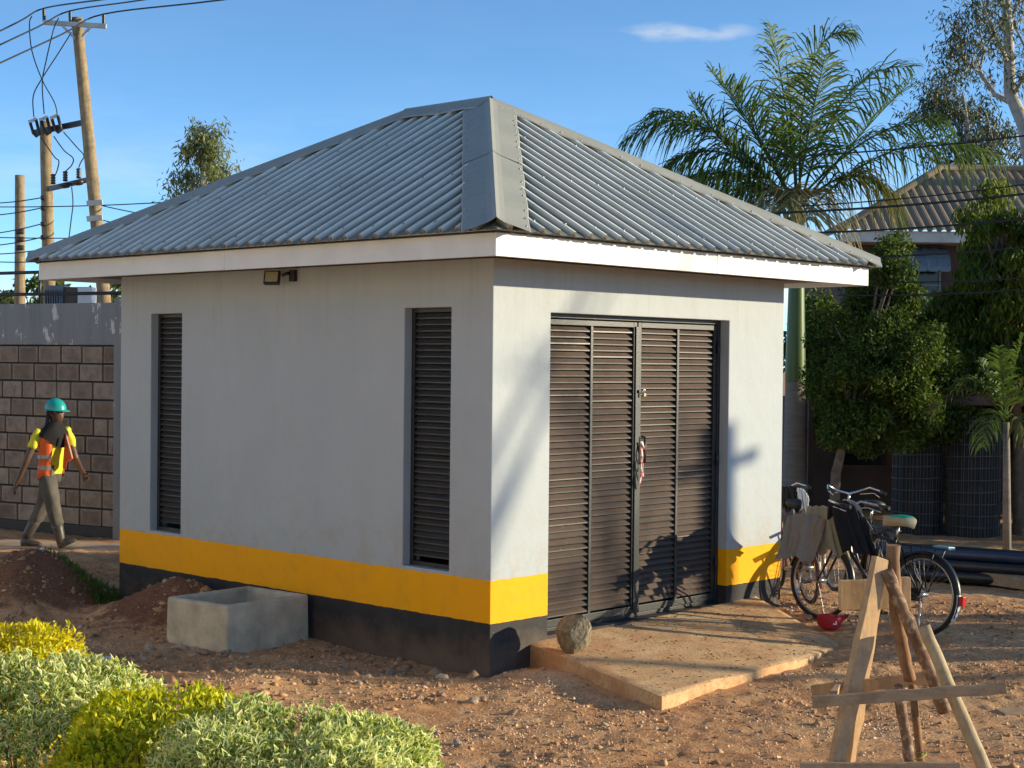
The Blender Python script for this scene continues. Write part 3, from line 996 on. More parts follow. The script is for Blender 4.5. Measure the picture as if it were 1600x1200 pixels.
def wbuild(mb, name, mat, root, bevel=0.0, **k):
    """build a mesh given in world coordinates as a part of an unrotated root"""
    o = mb.build(name, mat, root, bevel, **k)
    o.location = tuple(-c for c in root.location)
    return o
def wobj(name, me, root):
    o = obj(name, me, root)
    o.location = tuple(-c for c in root.location)
    return o
def unit(v):
    v = np.asarray(v, float)
    return v / (np.linalg.norm(v) + 1e-12)

# ------------------------------------------------------------------ block boundary wall
def mat_block():
    k = NT('stone_block')
    oi = k.n('ShaderNodeObjectInfo')
    v = k.coord('World')
    gc = k.n('ShaderNodeTexCoord')
    s = k.n('ShaderNodeSeparateXYZ'); k.l(gc.outputs['Generated'], s.inputs[0])
    base = k.ramp(oi.outputs['Random'], [(0.0, (0.20, 0.145, 0.105)), (0.45, (0.31, 0.24, 0.185)), (0.8, (0.37, 0.295, 0.235)), (1.0, (0.18, 0.135, 0.105))])
    n1 = k.noise(v, 7, 5, 0.65)
    base = k.mix(k.ramp(n1, [(0.35, (0.5,) * 3), (0.6, (0, 0, 0))]), base, (0.085, 0.062, 0.048))
    # tooled pale margin round each face
    ax = k.math('ABSOLUTE', k.math('SUBTRACT', s.outputs['Y'], 0.5)); az = k.math('ABSOLUTE', k.math('SUBTRACT', s.outputs['Z'], 0.5))
    mx = k.math('MAXIMUM', ax, az)
    mx = k.math('ADD', mx, k.math('MULTIPLY', k.math('SUBTRACT', k.noise(v, 20, 3), 0.5), 0.22))
    c = k.mix(k.ramp(mx, [(0.36, (0, 0, 0)), (0.47, (0.55,) * 3)]), base, (0.36, 0.29, 0.225))
    k.color(c); k.rough(0.92); k.bump(n1, 0.5, 0.02)
    M['block'] = k.m
mat_block()
simple('mortar', (0.035, 0.03, 0.027), 0.95)
def mat_coping():
    k = NT('flaking_grey_paint')
    v = k.coord('World', (1, 1, 0.55))
    a = k.noise(v, 4.2, 6, 0.7)
    b = k.noise(k.coord('World', (3, 3, 0.3)), 2.2, 5, 0.6)
    c = k.ramp(b, [(0.3, (0.20, 0.21, 0.215)), (0.7, (0.27, 0.28, 0.285))])
    c = k.mix(k.ramp(b, [(0.58, (0, 0, 0)), (0.72, (0.5,) * 3)]), c, (0.20, 0.155, 0.12))
    c = k.mix(k.ramp(a, [(0.57, (0, 0, 0)), (0.595, (1, 1, 1))]), c, (0.62, 0.60, 0.56))
    k.color(c); k.rough(0.75); k.bump(a, 0.3, 0.01)
    M['coping'] = k.m
mat_coping()
WA, WB = np.array([1.90, 10.79]), np.array([2.38, 8.82])
wd = unit(WB - WA); wn_ = np.array([-wd[1], wd[0]])
if wn_ @ (CAM[:2] - WA) < 0: wn_ = -wn_
ang = math.atan2(wd[1], wd[0]) - math.pi / 2       # local +y runs along wd
BW = empty('block_wall', (WB[0], WB[1], 0.15), ang)
tag(BW, 'boundary wall of brown stone blocks with flaking grey coping behind the worker', 'wall')
# local frame: y along wd (towards the building), x away/towards camera
sx = 1.0 if (np.array([math.cos(ang), math.sin(ang)]) @ wn_) > 0 else -1.0
def lb(m, x0, x1, y0, y1, z0, z1):
    a, b = sorted((sx * x0, sx * x1))
    return m.box((a, y0, z0), (b, y1, z1))
Y0, Y1 = -5.4, 0.0
lb(MB(), -0.17, -0.012, Y0, Y1, -0.3, 2.42).build('mortar', 'mortar', BW)
lb(MB(), -0.19, 0.012, Y0, Y1, 2.42, 2.95).build('coping', 'coping', BW, bevel=0.008)
lb(MB(), -0.2, 0.035, Y0, Y1 + 0.02, -0.3, 0.135).build('plinth', 'black_metal', BW, bevel=0.01)
lb(MB(), -0.22, 0.05, Y1 + 0.003, Y1 + 0.32, -0.3, 3.0).build('pillar', 'coping', BW, bevel=0.008)
CH = 0.2285
blk_cache = {}
def block_me(L):
    if L not in blk_cache:
        m = MB()
        h = CH - 0.022
        w = L - 0.022
        q = 0.014
        x0 = -0.013
        v0 = [(x0, 0, 0), (x0, w, 0), (x0, w, h), (x0, 0, h)]
        v1 = [(0, 0.004, 0.004), (0, w - 0.004, 0.004), (0, w - 0.004, h - 0.004), (0, 0.004, h - 0.004)]
        v2 = [(0.006, 0.04, 0.035), (0.006, w - 0.04, 0.035), (0.006, w - 0.04, h - 0.035), (0.006, 0.04, h - 0.035)]
        V = [(sx * a, b, c) for a, b, c in v0 + v1 + v2]
        Fc = [(8, 9, 10, 11)]
        for r in (0, 4):
            for k in range(4):
                Fc.append((r + k, r + (k + 1) % 4, r + 4 + (k + 1) % 4, r + 4 + k))
        if sx < 0: Fc = [f[::-1] for f in Fc]
        m.add(V, Fc)
        blk_cache[L] = m.mesh('block', 'block')
    return blk_cache[L]
for c in range(10):
    y = Y1 - 0.006 - random.choice((0.0, 0.12, 0.21))
    first = True
    if y < Y1 - 0.05:
        L = round(Y1 - y, 2)
        o = obj('block', block_me(L), BW); o.location = (0, y, 0.137 + c * CH)
    while y > Y0 + 0.4:
        L = random.choice((0.38, 0.38, 0.38, 0.36, 0.40, 0.40, 0.24))
        y -= L
        o = obj('block', block_me(L), BW)
        o.location = (sx * random.uniform(-0.004, 0.004), y, 0.137 + c * CH + random.uniform(-0.002, 0.002))

# pipe rail on top of the wall
PR = empty('pipe_rail', (WB[0], WB[1], 3.1), ang)
tag(PR, 'black pipe rail running along the top of the block wall', 'railing')
for z in (0.12, 0.40):
    m = MB(); m.tube([(sx * -0.09, Y0, z), (sx * -0.09, -2.5, z + 0.01), (sx * -0.09, 1.9, z + 0.02 * (z > 0.2))], 0.022, 8); m.build('rail', 'black_metal', PR)
for y in (-3.9, -1.42, 1.05):
    m = MB(); m.tube([(sx * -0.09, y, -0.02), (sx * -0.09, y, 0.42)], 0.02, 8); m.build('post', 'black_metal', PR)

# ------------------------------------------------------------------ power poles, transformer gear, lines
simple('insulator', (0.03, 0.028, 0.03), 0.35)
simple('galvanised', (0.50, 0.50, 0.47), 0.5, 0.3, 0.15)
simple('cable', (0.02, 0.02, 0.022), 0.6)
simple('tank', (0.16, 0.18, 0.21), 0.5, 0, 0.1)
simple('white_box', (0.72, 0.70, 0.68), 0.5, 0, 0.1)
def pole(pts, r0, r1, label, group=None):
    P = [np.array(p) for p in pts]
    base = np.array([P[-1][0], P[-1][1], 0.1]) + (P[-1] - P[-2]) * 0
    d = P[-1] - P[0]
    foot = P[-1] + d * ((0.05 - P[-1][2]) / d[2])
    t = empty('power_pole', (foot[0], foot[1], 0.1))
    tag(t, label, 'pole', group)
    m = MB()
    N = 14
    m.tube([foot + (P[0] - foot) * i / N for i in range(N + 1)], [r0 + (r1 - r0) * i / N for i in range(N + 1)], 14, wob=0.012)
    wbuild(m, 'shaft', 'utility_wood', t)
    return t
GP = 'timber power poles beyond the block wall'
DPT = 27.0
tall = pole([PD(120, 28, DPT), PD(163, 470, DPT)], 0.125, 0.095, 'tall leaning timber power pole carrying the steel crossarm', GP)
m = MB(); m.beam(PD(68, 35, DPT - 0.12), PD(166, 41, DPT - 0.12), 0.07, 0.075); wbuild(m, 'crossarm', 'galvanised', tall)
for a, b in (((95, 38), (117, 60)), ((142, 41), (128, 58))):
    m = MB(); m.beam(PD(*a, DPT - 0.13), PD(*b, DPT - 0.13), 0.04, 0.04); wbuild(m, 'brace', 'galvanised', tall)
INS = [((69, 33), (68.5, 13)), ((110, 36), (109.5, 17)), ((162, 40), (162, 22))]
def ribbed(a, b, r, n=7):
    a, b = np.array(a), np.array(b); P = []; rr = []
    for i in range(2 * n + 1):
        P.append(a + (b - a) * i / (2 * n)); rr.append(r * (1.0 if i % 2 else 0.62))
    return MB().tube(P, rr, 10)
for a, b in INS:
    wbuild(ribbed(PD(*a, DPT - 0.1), PD(*b, DPT - 0.1), 0.035), 'insulator', 'insulator', tall)
for v in (318, 342):
    m = MB(); m.beam(PD(136, v, DPT - 0.15), PD(160, v - 2, DPT - 0.15), 0.06, 0.09); wbuild(m, 'cable_clamp', 'galvanised', tall)
DPM = DPT + 0.75
mid = pole([PD(71, 190, DPM), PD(77, 470, DPM)], 0.115, 0.10, 'shorter timber power pole holding the switch fuses', GP)
m = MB(); m.beam(PD(55, 207, DPM + 0.12), PD(132, 191, DPM - 0.13), 0.07, 0.09); wbuild(m, 'crossarm', 'black_metal', mid)
for k, u in enumerate((55, 72, 89)):                        # drop-out fuses: open U brackets
    v0 = 200 - k * 3
    m = MB(); m.tube([PD(u - 9, v0 - 12, DPM - 0.2), PD(u - 3, v0 + 8, DPM - 0.2), PD(u + 2, v0 + 13, DPM - 0.2), PD(u + 7, v0 + 10, DPM - 0.2), PD(u + 1, v0 - 14, DPM - 0.2)], 0.028, 8)
    wbuild(m, 'fuse', 'insulator', mid)
    m = MB(); m.beam(PD(u - 10, v0 - 9, DPM - 0.22), PD(u + 2, v0 - 15, DPM - 0.22), 0.04, 0.045); wbuild(m, 'fuse_bracket', 'galvanised', mid)
m = MB(); m.beam(PD(77, 295, DPM - 0.1), PD(137, 281, DPM - 0.1), 0.09, 0.08); wbuild(m, 'lower_crossarm', 'tank', mid)
for k, u in enumerate((83, 102, 123)):
    vb = 286 - k * 4.5
    wbuild(ribbed(PD(u, vb + 2, DPM - 0.15), PD(u, vb - 14, DPM - 0.15), 0.05, 4), 'surge_arrester', 'insulator', mid)
    if k: m = MB(); m.tube([PD(u, vb + 6, DPM - 0.2), PD(u + 1, vb + 12, DPM - 0.2)], [0.11, 0.06], 10); wbuild(m, 'arrester_cap', 'insulator', mid)
for v in (309, 325, 350, 371):
    m = MB(); m.tube([PD(64, v, DPM - 0.15), PD(71, v, DPM - 0.15)], 0.04, 8); wbuild(m, 'spool', 'insulator', mid)
short = pole([PD(31, 274, DPT + 3), PD(31, 470, DPT + 3)], 0.115, 0.09, 'short plain timber power pole at the left edge', GP)
for v in (362, 374, 387):
    m = MB(); m.tube([PD(26, v, DPT + 2.8), PD(37, v, DPT + 2.8)], 0.05, 8); wbuild(m, 'spool', 'insulator', short)

def wire(pts, label, r=0.012, sag=0.0, group=None, name='power_line', n=14, mat='cable'):
    P = [np.array(p, float) for p in pts]
    if len(P) == 2:
        Q_ = []
        for i in range(n + 1):
            t = i / n
            q = P[0] + (P[1] - P[0]) * t
            q = q - np.array([0, 0, 4 * sag * t * (1 - t)])
            Q_.append(q)
    else:                                   # smooth curve through the points
        Q_ = []
        for i in range(len(P) - 1):
            p0, p1, p2, p3 = P[max(i - 1, 0)], P[i], P[i + 1], P[min(i + 2, len(P) - 1)]
            for k in range(6):
                t = k / 6
                Q_.append(0.5 * ((2 * p1) + (-p0 + p2) * t + (2 * p0 - 5 * p1 + 4 * p2 - p3) * t * t + (-p0 + 3 * p1 - 3 * p2 + p3) * t ** 3))
        Q_.append(P[-1])
    m = MB(); m.tube(Q_, r, 6)
    o = m.build(name, mat)
    tag(o, label, 'power line', group)
    return o
GT = 'high voltage lines on the tall pole'
names = ['outer high voltage line on the left insulator', 'middle high voltage line on the centre insulator', 'right high voltage line on the end insulator']
LEFT = [(-60, 78), (-60, 98), (-60, 126)]
RIGHT = [(155, 0), (222, 0), (345, 0)]
for k, (a, b) in enumerate(INS):
    top = PD(*b, DPT - 0.1)
    wire([PD(*LEFT[k], DPT - 4), PD(LEFT[k][0] * 0.3 + b[0] * 0.7, LEFT[k][1] * 0.3 + b[1] * 0.7 + 1.0, DPT - 1.3), top, PD(RIGHT[k][0], RIGHT[k][1], DPT - 3), PD(RIGHT[k][0] + (RIGHT[k][0] - b[0]) * 2, -22 - 14 * k, DPT - 8)], names[k], 0.013, group=GT)
JUMP = [[(50, 25), (46, 38), (50, 80), (66, 125), (85, 160), (90, 182)], [(92, 28), (84, 45), (72, 95), (66, 130), (69, 178)], [(112, 50), (90, 85), (66, 122), (52, 150), (53, 183)]]
JL = ['jumper wire crossing from the outer line to the right fuse', 'jumper wire dropping to the middle fuse', 'jumper wire crossing from the right line to the left fuse']
for j, l in zip(JUMP, JL):
    wire([PD(u, v, DPT - 0.3) for u, v in j], l, 0.010, group='jumper wires at the poles')
DROP = [[(64, 215), (85, 245), (92, 252), (88, 270), (83, 275)], [(84, 213), (100, 235), (114, 247), (112, 258), (102, 268)], [(99, 206), (120, 230), (131, 243), (126, 254), (123, 262)], [(112, 292), (114, 318), (111, 345), (107, 378)]]
DL = ['looped drop wire to the left surge arrester', 'looped drop wire to the middle surge arrester', 'looped drop wire to the right surge arrester', 'earth wire hanging from the lower crossarm']
for j, l in zip(DROP, DL):
    wire([PD(u, v, DPT - 0.25) for u, v in j], l, 0.010, group='jumper wires at the poles')
LOWL = [((-40, 318), (64, 309)), ((-40, 323), (260, 316)), ((-40, 338), (64, 325)), ((-40, 368), (64, 350)), ((-40, 370), (260, 369)), ((-40, 386), (64, 371)), ((-40, 397), (64, 390)), ((-40, 407), (90, 407)), ((150, 319), (300, 345)), ((150, 341), (260, 362))]
LOWN = ['highest low service line tied to the shorter pole', 'long service line running left from the tall pole clamp to the frame edge', 'second low service line tied to the shorter pole', 'third low service line tied to the shorter pole', 'long flat service line passing behind the shorter pole', 'fourth low service line tied to the shorter pole', 'fifth low service line near the roof corner', 'lowest service line just above the roof corner', 'service line running right from the upper clamp of the tall pole', 'service line running right from the lower clamp of the tall pole']
for k, (a, b) in enumerate(LOWL):
    wire([PD(*a, DPT + 1), PD(*b, DPT - 0.3)], LOWN[k], 0.010, 0.03, 'low service lines at the timber poles')
RW = [((1187, 247), (1700, 199)), ((1250, 322), (1700, 273)), ((1180, 334), (1700, 291)), ((1215, 365), (1700, 331)), ((1300, 402), (1700, 375)), ((1330, 440), (1700, 425)), ((1310, 461), (1700, 443))]
RWL = ['topmost black line crossing the palm crown', 'thin second line from the top beside the palm', 'thick black line just under the palm crown', 'black line crossing the brown house roof edge', 'black line crossing in front of the curved awning', 'upper black line below the curved awning', 'lowest black line across the trees below the awning']
for k, (a, b) in enumerate(RW):
    wire([PD(*a, 20.2), PD(*b, 19.6)], RWL[k], (0.011, 0.009, 0.016, 0.014, 0.012, 0.010, 0.012)[k], 0.05, 'lines strung across the trees on the right')

t = empty('transformer', PD(92, 475, 24.5) * [1, 1, 0] + [0, 0, 0.1])
tag(t, 'dark grey transformer cabinet behind the block wall under the poles', 'transformer')
m = MB(); c0 = PD(88, 460, 24.5)
az_ = math.atan2(RT[1], RT[0])
Rm = Matrix.Translation((c0[0], c0[1], 0)) @ Matrix.Rotation(az_, 4, 'Z')
m.box((-0.17, 0, 0.1), (0.10, 0.6, 3.52), Rm); wbuild(m, 'tank', 'tank', t, bevel=0.01)
m = MB()
for i in range(7):
    m.box((-0.165 + i * 0.037, -0.06, 2.6), (-0.15 + i * 0.037, -0.002, 3.45), Rm)
wbuild(m, 'cooling_fins', 'tank', t)
m = MB(); m.box((0.11, 0.05, 0.1), (0.32, 0.5, 3.5), Rm); wbuild(m, 'side_panel', 'insulator', t)
o = MB().box((0.34, -0.05, 2.7), (0.56, 0.25, 3.50), Rm).build('meter_box', 'white_box', None, bevel=0.01)
tag(o, 'white meter box fixed beside the transformer above the wall', 'box')

# ------------------------------------------------------------------ floodlight, tape, padlock
fl = PX(428, 430, -0.16)
t = empty('floodlight', (0.0, fl[1], fl[2]))
tag(t, 'small black floodlight with pale panel under the left eave', 'lamp')
Rm = Matrix.Translation((-0.14, 0.05, -0.02)) @ Matrix.Rotation(R(38), 4, 'Z') @ Matrix.Rotation(R(22), 4, 'Y')
MB().box((-0.022, -0.07, -0.062), (0.022, 0.07, 0.062), Rm).build('housing', 'black_metal', t, bevel=0.006)
simple('lamp_glass', (0.45, 0.42, 0.27), 0.25, 0, 0.1, 30)
MB().box((-0.026, -0.054, -0.046), (-0.0225, 0.054, 0.046), Rm).build('lamp_glass', 'lamp_glass', t)
m = MB(); m.tube([(0.0, -0.04, 0.02), (-0.06, -0.06, 0.02), (-0.10, -0.03, 0.0)], 0.014, 8); m.build('bracket', 'black_metal', t)
MB().box((-0.04, -0.12, -0.05), (0.0, -0.05, 0.05)).build('junction_box', 'black_metal', t, bevel=0.005)
def mat_tape():
    k = NT('barrier_tape')
    v = k.coord('Object')
    s = k.n('ShaderNodeSeparateXYZ'); k.l(v, s.inputs[0])
    f = k.math('FRACT', k.math('ADD', k.math('MULTIPLY', s.outputs['Z'], 9.0), k.math('MULTIPLY', s.outputs['X'], 9.0)))
    k.color(k.mix(k.math('GREATER_THAN', f, 0.5), (0.62, 0.03, 0.035), (0.75, 0.62, 0.6))); k.rough(0.45)
    M['tape'] = k.m
mat_tape()
m = MB()
for s_ in range(4):
    rows = []
    for i in range(14):
        tt = i / 13
        x = 1.918 + 0.018 * math.sin(tt * 5 + s_ * 1.7) + (s_ - 1.5) * 0.008
        z = 1.74 - tt * (0.40 - 0.05 * s_)
        y = YD - 0.062 + 0.012 * math.sin(tt * 7 + s_)
        w_ = 0.012 * (1 - 0.4 * math.sin(tt * 3.1))
        a_ = tt * 4 + s_
        rows.append([(x - w_ * math.cos(a_), y - w_ * math.sin(a_) * 0.5, z), (x + w_ * math.cos(a_), y + w_ * math.sin(a_) * 0.5, z)])
    m.loft(rows, caps=False, closed=False)
tag(m.build('barrier_tape', 'tape'), 'red and white barrier tape knotted on the door handle', 'tape')
simple('brass', (0.26, 0.20, 0.10), 0.5, 0.4)
t = empty('padlock', (1.935, YD - 0.062, 2.14)); tag(t, 'small brass padlock hanging on the door hasp', 'padlock')
MB().box((-0.018, -0.009, -0.018), (0.018, 0.009, 0.014)).build('body', 'brass', t, bevel=0.004)
m = MB(); m.tube([(-0.015, 0, 0.012), (-0.015, 0, 0.034), (0, 0, 0.045), (0.015, 0, 0.034), (0.015, 0, 0.012)], 0.004, 6); m.build('shackle', 'screw', t)

# ------------------------------------------------------------------ worker
def skinned(name, pts, edges, radii, mat, parent, sub=2, root=0):
    me = bpy.data.meshes.new(name)
    me.from_pydata([tuple(map(float, p)) for p in pts], edges, [])
    me.materials.append(M[mat])
    o = obj(name, me, parent)
    sm = o.modifiers.new('skin', 'SKIN')
    sm.use_smooth_shade = True
    if not me.skin_vertices:
        me.attributes
    with bpy.context.temp_override(object=o, active_object=o):
        pass
    lay = me.skin_vertices[0].data if me.skin_vertices else None
    if lay is None:
        bm = bmesh.new(); bm.from_mesh(me); bm.verts.layers.skin.verify(); bm.to_mesh(me); bm.free()
        lay = me.skin_vertices[0].data
    for i, r_ in enumerate(radii):
        lay[i].radius = (r_, r_) if isinstance(r_, (int, float)) else r_
        lay[i].use_root = (i == root)
    ss = o.modifiers.new('sub', 'SUBSURF'); ss.levels = sub; ss.render_levels = sub
    return o
simple('skin_dark', (0.10, 0.054, 0.036), 0.5, 0, 0.15)
simple('shirt_yellow', (0.72, 0.66, 0.04), 0.85, 0, 0.12, 8, 0.3, 25)
simple('vest_orange', (0.85, 0.14, 0.025), 0.7, 0, 0.1, 8, 0.2, 25)
simple('vest_band', (0.35, 0.34, 0.33), 0.4, 0.2, 0.1)
simple('trousers', (0.105, 0.092, 0.078), 0.9, 0, 0.35, 5, 0.5, 18)
simple('rubber_boot', (0.07, 0.062, 0.055), 0.45, 0, 0.5, 6, 0.2)
simple('helmet_teal', (0.015, 0.36, 0.35), 0.35, 0, 0.06)
simple('black_cloth', (0.012, 0.012, 0.014), 0.95, 0, 0.3, 8, 0.5, 20)
KP = 0.00757
pw = PD(75, 857, 18.8)
PG = 0.163
PER = empty('person', (pw[0], pw[1], PG), math.atan2(RT[1], RT[0]))
tag(PER, 'worker in orange vest, yellow shirt and teal helmet walking past the block wall', 'person')
def L(u, v, y):                 # figure coordinates from photo pixels, y positive away from camera
    return np.array([(u - 75) * KP, y, (857 - v) * KP])
nsh, fsh = L(63, 681, -0.13), L(100, 679, 0.12)
nel, nha = L(49, 719, -0.20), L(33, 755, -0.17)
fel, fha = L(110, 720, 0.20), L(125, 741, 0.10)
nhip, nkn, nan = L(77, 750, -0.085), L(87, 797, -0.10), L(99, 846, -0.10)
fhip, fkn, fan = L(72, 750, 0.085), L(66, 790, 0.08), L(38, 842, 0.08)
pel, spi, che, nek = L(76, 742, 0), L(80, 715, 0), L(82, 690, 0), L(84, 668, 0)
hd = L(86, 655, -0.01)
pts = [pel, spi, che, nek, hd, nsh, nel, nha, fsh, fel, fha, nhip, nkn, nan, fhip, fkn, fan]
ed = [(0, 1), (1, 2), (2, 3), (3, 4), (2, 5), (5, 6), (6, 7), (2, 8), (8, 9), (9, 10), (0, 11), (11, 12), (12, 13), (0, 14), (14, 15), (15, 16)]
ra = [0.11, 0.10, 0.11, 0.055, 0.06, 0.055, 0.042, 0.030, 0.055, 0.042, 0.030, 0.085, 0.06, 0.045, 0.085, 0.06, 0.045]
def hand(h, dirn, side, base):
    d_ = unit(dirn); s_ = unit(np.cross(d_, side)); p_ = np.cross(s_, d_)
    i0 = len(pts)
    pts.append(h + d_ * 0.045); ra.append((0.040, 0.020)); ed.append((base, i0))
    for k, (o_, ln) in enumerate(((-0.03, 0.055), (-0.010, 0.07), (0.010, 0.068), (0.03, 0.05))):
        a = len(pts)
        pts.append(h + d_ * 0.085 + s_ * o_); ra.append(0.011); ed.append((i0, a))
        pts.append(h + d_ * (0.085 + ln * 0.6) + s_ * o_ + p_ * 0.012); ra.append(0.009); ed.append((a, a + 1))
        pts.append(h + d_ * (0.085 + ln * 0.85) + s_ * o_ + p_ * 0.035); ra.append(0.008); ed.append((a + 1, a + 2))
    a = len(pts)
    pts.append(h + d_ * 0.05 + s_ * -0.05 + p_ * 0.01); ra.append(0.012); ed.append((i0, a))
    pts.append(h + d_ * 0.085 + s_ * -0.06 + p_ * 0.025); ra.append(0.009); ed.append((a, a + 1))
hand(nha, nha - nel, (1, 0.2, 0), 7)
hand(fha, fha - fel, (0.2, -1, 0), 10)
skinned('body', pts, ed, ra, 'skin_dark', PER, 2)
# head with features
m = MB()
hc = L(86, 648, -0.01); fdir = unit(np.array([0.93, -0.30, -0.05])); sdir_ = unit(np.cross((0, 0, 1), fdir))
rings = []
for i, (z, rf, rb, rs) in enumerate(((-0.125, 0.035, 0.03, 0.03), (-0.115, 0.062, 0.045, 0.045), (-0.08, 0.085, 0.06, 0.058), (-0.03, 0.088, 0.085, 0.068), (0.02, 0.090, 0.098, 0.073), (0.06, 0.086, 0.10, 0.073), (0.10, 0.06, 0.075, 0.055), (0.118, 0.02, 0.03, 0.02))):
    ring = []
    for k in range(20):
        a = 2 * math.pi * k / 20
        c_, s2 = math.cos(a), math.sin(a)
        rr = rf if c_ > 0 else rb
        p = hc + fdir * c_ * rr + sdir_ * s2 * rs + np.array([0, 0, z])
        if k == 0 and z in (-0.03, 0.02): p = p + fdir * (0.024 if z == -0.03 else 0.010)     # nose
        if k == 0 and z == -0.08: p = p + fdir * 0.008                                         # lips
        ring.append(p)
    rings.append(ring)
m.loft(rings)
for s2 in (-1, 1):
    e_ = hc + sdir_ * s2 * 0.076 + fdir * -0.005
    m.tube([e_ + np.array([0, 0, -0.03]), e_ + sdir_ * s2 * 0.012, e_ + np.array([0, 0, 0.03])], [0.010, 0.016, 0.012], 6)
HEAD = m.build('head', 'skin_dark', PER)
for s2 in (-1, 1):
    e_ = hc + sdir_ * s2 * 0.032 + fdir * 0.079 + np.array([0, 0, 0.012])
    MB().tube([e_ - sdir_ * 0.013, e_ + fdir * 0.006, e_ + sdir_ * 0.013], [0.004, 0.008, 0.004], 6).build('eye', 'white_box', HEAD)
# helmet
m = MB()
hz = hc + np.array([0, 0, 0.045])
rings = []
for z, r_ in ((0.0, 1.0), (0.03, 1.0), (0.07, 0.9), (0.105, 0.66), (0.125, 0.35), (0.131, 0.05)):
    rings.append([hz + fdir * math.cos(a) * 0.128 * r_ + sdir_ * math.sin(a) * 0.108 * r_ + np.array([0, 0, z * 1.05]) for a in np.linspace(0, 2 * math.pi, 24, endpoint=False)])
m.loft(rings, caps=False)
HM = m.build('helmet', 'helmet_teal', PER)
m = MB(); rings = []
for ro, z in ((1.0, 0.004), (1.16, -0.004), (1.17, -0.010), (1.0, -0.004)):
    rings.append([hz + fdir * (math.cos(a) * 0.126 * ro + (0.035 * max(0, math.cos(a)) if ro > 1.1 else 0)) + sdir_ * math.sin(a) * 0.107 * ro + np.array([0, 0, z]) for a in np.linspace(0, 2 * math.pi, 24, endpoint=False)])
m.loft(rings, caps=False); m.build('brim', 'helmet_teal', HM)
# shirt
SA = unit(np.array([0.50, 0.86, 0])); FA = unit(np.array([0.86, -0.50, 0]))
def tring(c, hw, hd_, n=28, infl=0.0, a0=0.0, a1=2 * math.pi, wobble=0.0, seed=0):
    out = []
    for k in range(n):
        a = a0 + (a1 - a0) * k / (n if a1 - a0 > 6.2 else n - 1)
        w_ = 1 + wobble * math.sin(5 * a + seed * 2.3)
        out.append(c + SA * math.sin(a) * (hw + infl) * w_ + FA * math.cos(a) * (hd_ + infl) * w_)
    return out
TORSO = [(L(78, 748, 0), 0.155, 0.120), (L(78, 738, 0), 0.150, 0.118), (L(80, 722, 0), 0.145, 0.115), (L(81, 705, 0), 0.160, 0.120), (L(82, 692, 0), 0.178, 0.122), (L(82, 682, 0), 0.185, 0.110), (L(83, 675, 0), 0.135, 0.085), (L(84, 670, 0), 0.07, 0.065)]
m = MB(); m.loft([tring(c, a, b, wobble=0.02, seed=i) for i, (c, a, b) in enumerate(TORSO)])
for sh, el in ((nsh, nel), (fsh, fel)):
    m.tube([sh + (el - sh) * q + np.array([0, 0, 0.0]) for q in (-0.25, 0.0, 0.3, 0.62)], [0.045, 0.064, 0.062, 0.060], 14)
m.build('shirt', 'shirt_yellow', PER)
# vest: open at the front
m = MB(); rows = []
for i, (c, a, b) in enumerate(TORSO[:6]):
    rows.append(tring(c, a, b, 22, 0.016, R(58), R(322), 0.03, i))
m.loft(rows, caps=False, closed=False)
# blown-open front panel on the far side
p0 = [L(100, 678, -0.02), L(102, 700, -0.05), L(99, 731, -0.06)]
p1 = [L(106, 684, -0.05), L(112, 702, -0.10), L(104, 734, -0.10)]
p2 = [L(108, 686, -0.08), L(118, 717, -0.14), L(108, 722, -0.13)]
m.loft([p0, p1, p2], caps=False, closed=False)
V_ = m.build('vest', 'vest_orange', PER)
sol = V_.modifiers.new('thick', 'SOLIDIFY'); sol.thickness = 0.006
for v0, v1, w0 in ((718, 712, 0.148), (735, 729, 0.150)):
    m = MB(); m.loft([tring(L(79.5, v0, 0), w0, 0.116, 22, 0.0235, R(60), R(320)), tring(L(80, v1, 0), w0, 0.116, 22, 0.0235, R(60), R(320))], caps=False, closed=False); m.build('reflective_band', 'vest_band', V_)
m = MB(); m.beam(L(107, 683, -0.12), L(117.5, 716, -0.16), 0.012, 0.012); m.build('reflective_band', 'vest_band', V_)
# scarf
m = MB(); rings = []
for (c, hw, hd_, dz_) in ((L(83.5, 661, 0.0), 0.075, 0.065, 0), (L(83.5, 667, 0), 0.105, 0.088, 0.0), (L(83.5, 673, 0), 0.160, 0.112, 0.01), (L(83, 679, 0), 0.200, 0.128, 0.05), (L(83, 682, 0), 0.204, 0.126, 0.13)):
    r_ = tring(c, hw, hd_, 28, 0.012, wobble=0.05, seed=int(hw * 100))
    rings.append([p - np.array([0, 0, dz_ * (0.1 + 1.0 * max(0, math.cos(2 * math.pi * k / 28)) ** 2)]) for k, p in enumerate(r_)])
m.loft(rings, caps=False); m.build('scarf', 'black_cloth', PER)
# cloth hanging down the nape
m = MB(); rings = []
for v_, w_ in ((642, 0.085), (652, 0.095), (662, 0.10), (672, 0.12)):
    c_ = L(84, v_, 0)
    rings.append([c_ - fdir * math.cos(a) * w_ * 1.05 + sdir_ * math.sin(a) * w_ for a in np.linspace(-1.5, 1.5, 14)])
m.loft(rings, caps=False, closed=False); m.build('neck_cloth', 'black_cloth', PER)
